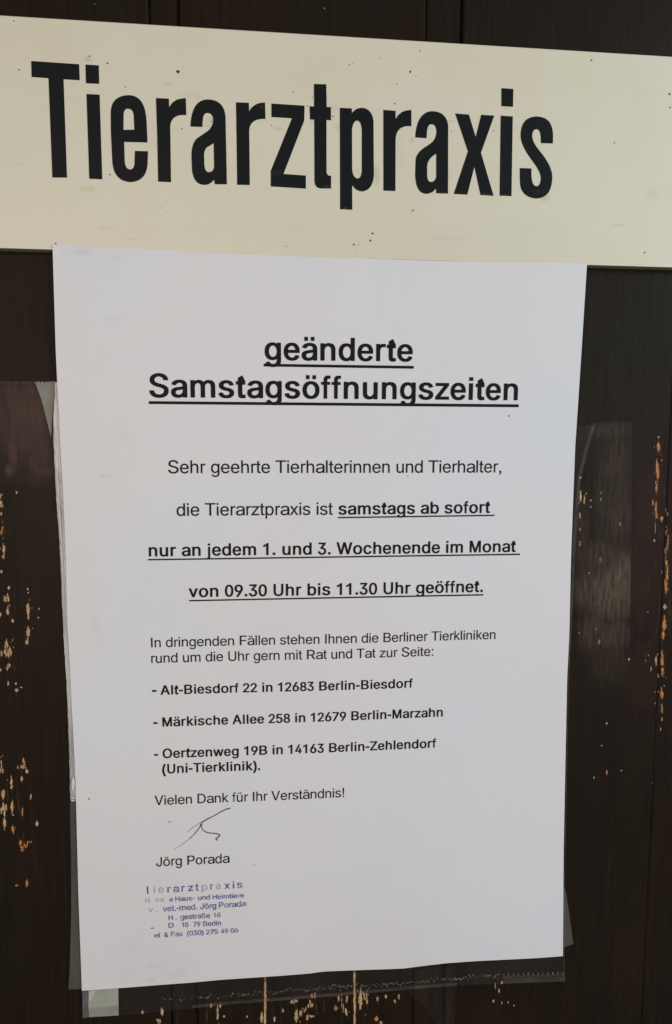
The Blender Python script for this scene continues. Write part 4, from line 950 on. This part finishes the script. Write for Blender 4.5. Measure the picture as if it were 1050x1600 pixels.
for name, runs, lines in LINES:
    mb = MB()
    for i, (text, w, p0, p1) in enumerate(runs):
        if text == '-':
            text_em = None
            a, c = on_paper(*p0, OFF), on_paper(*p1, OFF)
            e = math.hypot(c[0] - a[0], c[1] - a[1]) / 279 * 1000
            run(mb, text, w, p0, p1, em=e)
        else:
            run(mb, text, w, p0, p1)
    for p0, p1, th in lines:
        underline(mb, p0, p1, th)
    mb.build(name, M_INK, note)

# the signature: two fine ballpoint strokes
mb = MB()
G = lambda x, y: (200 + x / 4.7727, 1220 + y / 4.7727)
for pts, ws, mi in (([(762, 204), (735, 212), (690, 233), (640, 262), (590, 289), (548, 316), (538, 335)], [1.7, 1.6, 1.4, 1.3, 1.2, 1.0, .9], 0),
                    ([(640, 262), (590, 283), (545, 310), (505, 333), (470, 360), (440, 387)], [1.0, 1.0, 1.0, 1.0, .9, .5], 1),
                    ([(552, 322), (531, 352), (500, 392), (460, 432)], [1.4, 1.3, 1.1, .9], 0),
                    ([(460, 432), (410, 470), (370, 497), (345, 508)], [.9, .8, .7, .5], 1),
                    ([(549, 325), (552, 355), (568, 374), (600, 388), (650, 393), (675, 399), (684, 408), (670, 422), (655, 437), (672, 443)], [.9, 1.2, 1.4, 1.5, 1.6, 1.7, 1.7, 1.5, 1.4, .9], 0),
                    ([(302, 308), (312, 305), (325, 312)], [.8, 1.1, .6], 1)):
    line = spline([G(*p) for p in pts], 5)
    wid = [ws[min(len(ws) - 1, int(i / 5))] for i in range(len(line))]
    L, R = ribbon(line, wid)
    n = len(line)
    q = [(*on_paper(*p, OFF), 0) for p in L + R]
    off = OFF + .01 * (1 - mi)
    mb.add([(x, y, paper_d(x, y) + off) for x, y, _ in q], [(i, i + 1, i + 1 + n, i + n) for i in range(n - 1)], mi)
mb.build('signature', [M_PEN, M_PENFADE], note)

# the rubber stamp, worn and half inked: (text, x0, x1 in the crop, solid or faded)
S = lambda x, y: (215 + x / 5.25, 1360 + y / 5.25)
stamp = bpy.data.objects.new('rubber_stamp_mark', None)
col.objects.link(stamp)
stamp.parent = note
STAMP = [
    ((75, 191), (860, 143), 84, [('r', 245, 275, 0), ('a', 293, 340, 0), ('r', 362, 388, 0), ('z', 414, 455, 0), ('t', 476, 500, 0), ('r', 597, 618, 0), ('a', 645, 680, 1), ('x', 713, 757, 0), ('i', 783, 792, 0), ('s', 815, 858, 0), ('I', 78, 88, 0), ('i', 136, 145, 1), ('p', 527, 572, 1), ('e', 172, 215, 1)]),
    ((62, 266), (872, 222), 53, [('H', 66, 100, 1), ('e', 262, 290, 0), ('Haus-', 310, 465, 0), ('und', 497, 595, 0), ('Heimtiere', 615, 872, 0), ('n', 150, 176, 1), ('e', 190, 216, 1)]),
    ((90, 345), (888, 294), 66, [('v', 92, 128, 1), ('.', 150, 158, 1), ('vet.-med.', 208, 488, 0), ('Jörg', 512, 645, 0), ('Porada', 668, 888, 0)]),
    ((255, 408), (680, 383), 58, [('H', 255, 290, 0), (',', 312, 322, 1), ('gestraße', 350, 595, 0), ('18', 622, 680, 0)]),
    ((105, 478), (685, 451), 58, [('.', 108, 130, 0), ('D', 255, 296, 0), ('10', 365, 414, 0), ('79', 458, 515, 0), ('Berlin', 537, 685, 0)]),
    ((135, 553), (825, 508), 56, [('el', 137, 182, 0), ('&', 218, 252, 0), ('Fax', 275, 372, 0), ('(030)', 408, 540, 0), ('275', 562, 660, 0), ('49', 683, 742, 0), ('06', 762, 825, 0)]),
]
for (ax_, ay), (bx, by), em_px, words in STAMP:
    mb = MB()
    for k, (text, x0, x1, fade) in enumerate(words):
        yy = lambda x: ay + (by - ay) * (x - ax_) / (bx - ax_)
        p0, p1 = S(x0, yy(x0)), S(x1, yy(x1))
        a, c = on_paper(500, 1400), on_paper(500 + em_px / 5.25, 1400)
        run(mb, text, 'r', p0, p1, fade, em=(c[0] - a[0]), wob=.03)
        if not fade:                               # the pad slipped a little: a second, shifted impression
            run(mb, text, 'r', (p0[0] + .35, p0[1] + .25), (p1[0] + .45, p1[1] + .2), 1, em=(c[0] - a[0]) * .985, wob=.05, off=OFF - .02)
    mb.build('stamp_line', [M_STAMP, M_STAMPFADE], stamp, org=parent_origin(stamp))

# ---------------------------------------------------------------- the clear plastic sleeve behind and round the sheet
slv = empty('plastic_sleeve', pc_[0], pc_[1] - 12, 1.0, 'clear plastic document sleeve showing below and beside the white notice, its welded edge dotted', 'document sleeve')
SL_D = -.35


def on_sleeve(px, py):
    return on_paper(px, py, SL_D)


S_BOT = [(128.5, 1591.5), (195, 1586), (300, 1575.5), (359, 1569.5), (444, 1563), (530, 1556), (600, 1549.5), (657, 1544.5), (714, 1540), (786, 1537), (883, 1533.3)]
S_RIGHT = [(928, 665), (917, 705), (906, 745), (901, 800), (898, 850), (895, 930), (892, 1000), (888.5, 1060), (886, 1200), (883, 1330), (881.5, 1480), (883, 1533.3)]
S_LEFT = [(100, 665), (112, 1000), (121, 1240), (124, 1400), (128, 1545), (128.5, 1591.5)]
S_TOP = [(100, 665), (500, 665), (928, 665)]
mb = MB()
sheet(mb, edges_on(on_sleeve, S_TOP, S_BOT, S_LEFT, S_RIGHT, 50, 60), lambda x, y: paper_d(x, y) + SL_D, .06)
mb.build('back_film', M_SLEEVE, slv, True)


def strip(mb, upper, lower, off, mi=0, n=60):
    """a thin band between two measured lines, lying in front of the sleeve"""
    U, L = resample(upper, n), resample(lower, n)
    a = [on_paper(*p, off) for p in U]
    c = [on_paper(*p, off) for p in L]
    pts = [(x, y, paper_d(x, y) + off) for x, y in a + c]
    mb.add(pts, [(i, i + n, i + n + 1, i + 1) for i in range(n - 1)], mi)


def shift(line, dx, dy):
    return [(x + dx, y + dy) for x, y in line]


mb = MB()
# lower lip, brighter at the right, then the dotted weld
strip(mb, shift(S_BOT[2:9], 0, -5), S_BOT[2:9], -.2, 0)
strip(mb, [(786, 1525), (882, 1521.5)], [(786, 1537), (883, 1533.3)], -.2, 1)
strip(mb, [(131, 1576), (185, 1571)], [(131, 1591), (185, 1587)], -.2, 0)
DOT = [(185, 1565), (330, 1557), (416, 1551), (530, 1541.5), (600, 1538.6), (686, 1531), (783, 1523), (880, 1521)]
L = 0
for i in range(330):
    x = 250 + (881 - 250) * i / 329
    y = interp(DOT, x, 0, 1)
    right = x > 778
    if right and i % 4:
        continue
    r = random.uniform(1.6, 2.4) if right else random.uniform(.6, 1.5)
    if not right and random.random() < (.35 if x < 420 else .12):
        continue
    oy = random.uniform(-.6, .6) if right else random.gauss(0, 1.8)
    pg = [(x + r * (.55 if right else .9) * math.cos(t) * random.uniform(.8, 1.2), y + oy + r * 1.1 * math.sin(t)) for t in [k * math.pi / 4 for k in range(8)]]
    loop = [on_paper(p, q, -.2) for p, q in pg]
    cx, cy = on_paper(x, y + oy, -.05)
    n = len(loop)
    mb.add([(u, v, paper_d(u, v) - .2) for u, v in loop] + [(cx, cy, paper_d(cx, cy) + .1)], [((i2 + 1) % n, i2, n) for i2 in range(n)], 2)
mb.build('weld_seam', [M_LIP, M_LIP, M_BUMP], slv)

# folded right-hand edge: a narrow rolled rim
mb = MB()
strip(mb, [(925, 665), (914, 700), (903, 745), (898.5, 800), (895.5, 850), (892.5, 930), (890, 1000), (887.4, 1060), (885, 1200), (882.4, 1330), (880.6, 1480), (881.6, 1533)],
      [(930, 665), (920, 700), (908, 745), (903, 800), (899.5, 850), (895.8, 930), (892.5, 1000), (889, 1060), (886.3, 1200), (883.6, 1330), (882, 1480), (883.2, 1533)], -.1)
mb.build('edge_fold', M_LIP, slv)

# the crumpled left-hand margin that sticks out past the sheet
OUT = [(85.5, 596), (85.2, 620), (84, 640), (82.6, 652), (83.2, 690), (85.5, 740), (88, 790), (91, 830), (94, 880), (96, 930), (98, 970), (100, 1010), (103.5, 1060), (105.5, 1110), (107, 1160), (108.5, 1212), (109.5, 1252)]
mb = MB()
rows = 120
cols = [0, .16, .3, .42, .5, .58, .72, .86, 1.06]
zig = [0, .35, .5, .3, -.25, .3, .45, .35, .2]
pts = []
for j in range(rows):
    y = 597 + (1252 - 597) * j / (rows - 1)
    xo, xi = interp(OUT, y), interp(P_LEFT, y)
    crease = smooth(690, 800, y)
    for u, z in zip(cols, zig):
        wob = random.gauss(0, .35) if 0 < u < 1 else random.gauss(0, .18)
        px = xo + (xi - xo) * u + wob
        q = on_paper(px, y, -.3)
        pts.append((*q, max(.5, paper_d(*q) - .75 + z * (.15 + .55 * crease) + random.gauss(0, .03))))
k = len(cols)
mb.add(pts, [(j * k + i, (j + 1) * k + i, (j + 1) * k + i + 1, j * k + i + 1) for j in range(rows - 1) for i in range(k - 1)], 0)
for x, y, w, h in ((114.5, 1224, 5, 22), (113.5, 1246, 6, 1.6), (114, 1251, 6.5, 2), (111, 1179, 1.6, 1.6)):
    pg = [on_paper(p, q, .25) for p, q in blob(x, y, w, h, .15, 4)]
    slab(mb, [pg], lambda x, y: paper_d(x, y) + .1, lambda x, y: paper_d(x, y) + .35, 1)
mb.build('side_margin', [M_STRIP, M_GLINT], slv)

# ---------------------------------------------------------------- tapes and scraps


def flat_thing(name, label, cat, pts_px, d, m, thick=.05, group=None, follow=False):
    loop = [on_paper(x, y, d) for x, y in pts_px] if follow else at_poly(pts_px, d)
    cx, cy = sum(p[0] for p in loop) / len(loop), min(p[1] for p in loop)
    mb = MB()
    if follow:
        slab(mb, [loop], lambda x, y: paper_d(x, y) + d - thick, lambda x, y: paper_d(x, y) + d)
    else:
        slab(mb, [loop], d - thick, d)
    o = mb.build(name, m, None, org=world(cx, cy, d))
    o['label'] = label
    o['category'] = cat
    if group:
        o['group'] = group
    return o


def serrated(x0, x1, y0, y1, step, amp):
    n = max(2, int(abs(x1 - x0) / step))
    return [(x0 + (x1 - x0) * i / n, y0 + (y1 - y0) * i / n + (amp if i % 2 else 0) + random.uniform(-.3, .3) * amp) for i in range(n + 1)]




def worn(lst, org_px, d):
    o = at(*org_px, d)
    out = []
    for x, y, w, h, k in lst:
        p, q = at(x, y, d), at(x + w, y + h, d)
        out.append((p[0] - o[0], p[1] - o[1], abs(q[0] - p[0]), abs(q[1] - p[1]), k))
    return out


def taped(name, label, pts_px, d, m, org_px, group='pieces of clear tape on the door'):
    loop = at_poly(pts_px, d)
    mb = MB()
    slab(mb, [loop], d - .05, d)
    o = mb.build(name, m, None, org=world(*at(*org_px, d), d))
    o['label'] = label
    o['category'] = 'tape'
    o['group'] = group
    return o


WL = worn([(40, 650, 90, 100, .75), (60, 700, 40, 70, .6), (20, 705, 14, 45, .8), (15, 735, 12, 14, 1.0), (48, 720, 6, 34, .7), (40, 612, 80, 22, .7), (40, 598, 120, 5, .9), (75, 735, 40, 14, .6)], (40, 745), .35)
taped('adhesive_tape', 'yellowed strip of clear tape with a serrated end, left of the notice',
      serrated(-25, 90, 594.5, 595.5, 3.2, 2.2) + [(96, 690), (98, 758), (86, 760), (60, 764), (32, 758), (8, 760), (-25, 758)], .35,
      film('yellowed_tape', (.095, .052, .040), 0, 0, (WL, 150), (2.5, 1, .45), .5, .03, (.18, .68)), (40, 745))
WR = worn([(955, 672, 50, 26, .30), (962, 720, 38, 60, .30), (966, 800, 32, 110, .32), (940, 780, 14, 100, .22), (908, 830, 20, 70, .20), (955, 925, 58, 62, 1.0), (970, 905, 34, 60, 1.0), (915, 920, 26, 50, .55),
           (955, 990, 46, 40, .42), (925, 985, 30, 50, .4), (940, 870, 50, 40, .4), (950, 1030, 40, 60, .16)], (940, 1080), .35)
taped('adhesive_tape', 'scuffed clear tape with whitish worn glue, right of the notice',
      [(880, 661)] + serrated(905, 988, 660, 657.5, 3.2, 1.0) + [(986.5, 760), (985.5, 900), (983, 1100), (884, 1100)], .35,
      film('scuffed_tape', (.122, .085, .060), 0, 0, (WR, 380), (2.0, 1, .3), .55, .02, (.30, .66)), (940, 1080))
flat_thing('adhesive_tape', 'milky folded corner of tape pointing down at the left edge of the notice', 'tape',
           serrated(54, 87, 596, 595.5, 3.0, 2.2) + [(86, 615), (84, 634), (82, 648), (81, 662), (80, 684), (77, 672), (71, 648), (64, 622)], .55, M_MILKY, group='pieces of clear tape on the door')
flat_thing('adhesive_tape', 'clear tape strip across the top of the notice, holding it to the cream sign', 'tape',
           [(90, 350), (200, 347), (400, 345), (600, 343), (800, 342), (905, 341), (907, 411), (906, 424), (700, 421), (500, 414), (300, 404), (92, 396)], .35, M_TAPE_C, group='pieces of clear tape on the door', follow=True)
flat_thing('adhesive_tape', 'faint clear tape running down from the lower edge of the sleeve, below the notice', 'tape',
           [(655, 1515), (712, 1510), (711, 1560), (710, 1625), (690, 1625), (676, 1590), (660, 1568), (640, 1556)], .35, M_TAPE_F, group='pieces of clear tape on the door')
flat_thing('adhesive_tape', 'narrow grey tape down the lower left edge of the notice', 'tape',
           [(109.5, 1253), (122, 1253), (124, 1320), (128, 1400), (131, 1480), (134, 1545), (107, 1546), (109.5, 1500), (111.5, 1420), (111, 1340), (109.8, 1290)], .5, M_SCUFFGREY, group='pieces of clear tape on the door')
flat_thing('adhesive_tape', 'small milky triangle of tape poking out at the lower right edge of the notice', 'tape',
           [(876, 1386), (881.5, 1385), (885, 1398), (889, 1425), (893, 1455), (896, 1475), (882, 1480), (876, 1482)], .6, M_GREYTAPE, group='pieces of clear tape on the door')
sc_ = flat_thing('tape_scrap', 'pale square scrap under the sleeve below the lower left corner of the notice', 'scrap',
                 [(138.5, 1530), (184.5, 1530), (185, 1560), (185.3, 1586.5), (160, 1588), (139, 1589), (138, 1570)], .62, M_SCRAP)
mb = MB()
slab(mb, [[at(x, y, .7) for x, y in ((139, 1549), (150, 1548), (142, 1564), (139, 1567))]], .64, .72)
mb.build('folded_corner', M_FOLD, sc_, org=sc_.location)
flat_thing('adhesive_tape', 'glossy dark purple grey strip at the bottom left corner of the sleeve', 'tape',
           [(128.5, 1545), (138, 1544), (138.2, 1588.5), (129, 1590.5)], .7, film('glossy_strip', (.20, .18, .19), .35, .7, 200, (1, 1, 1), .25, .8), group='pieces of clear tape on the door')
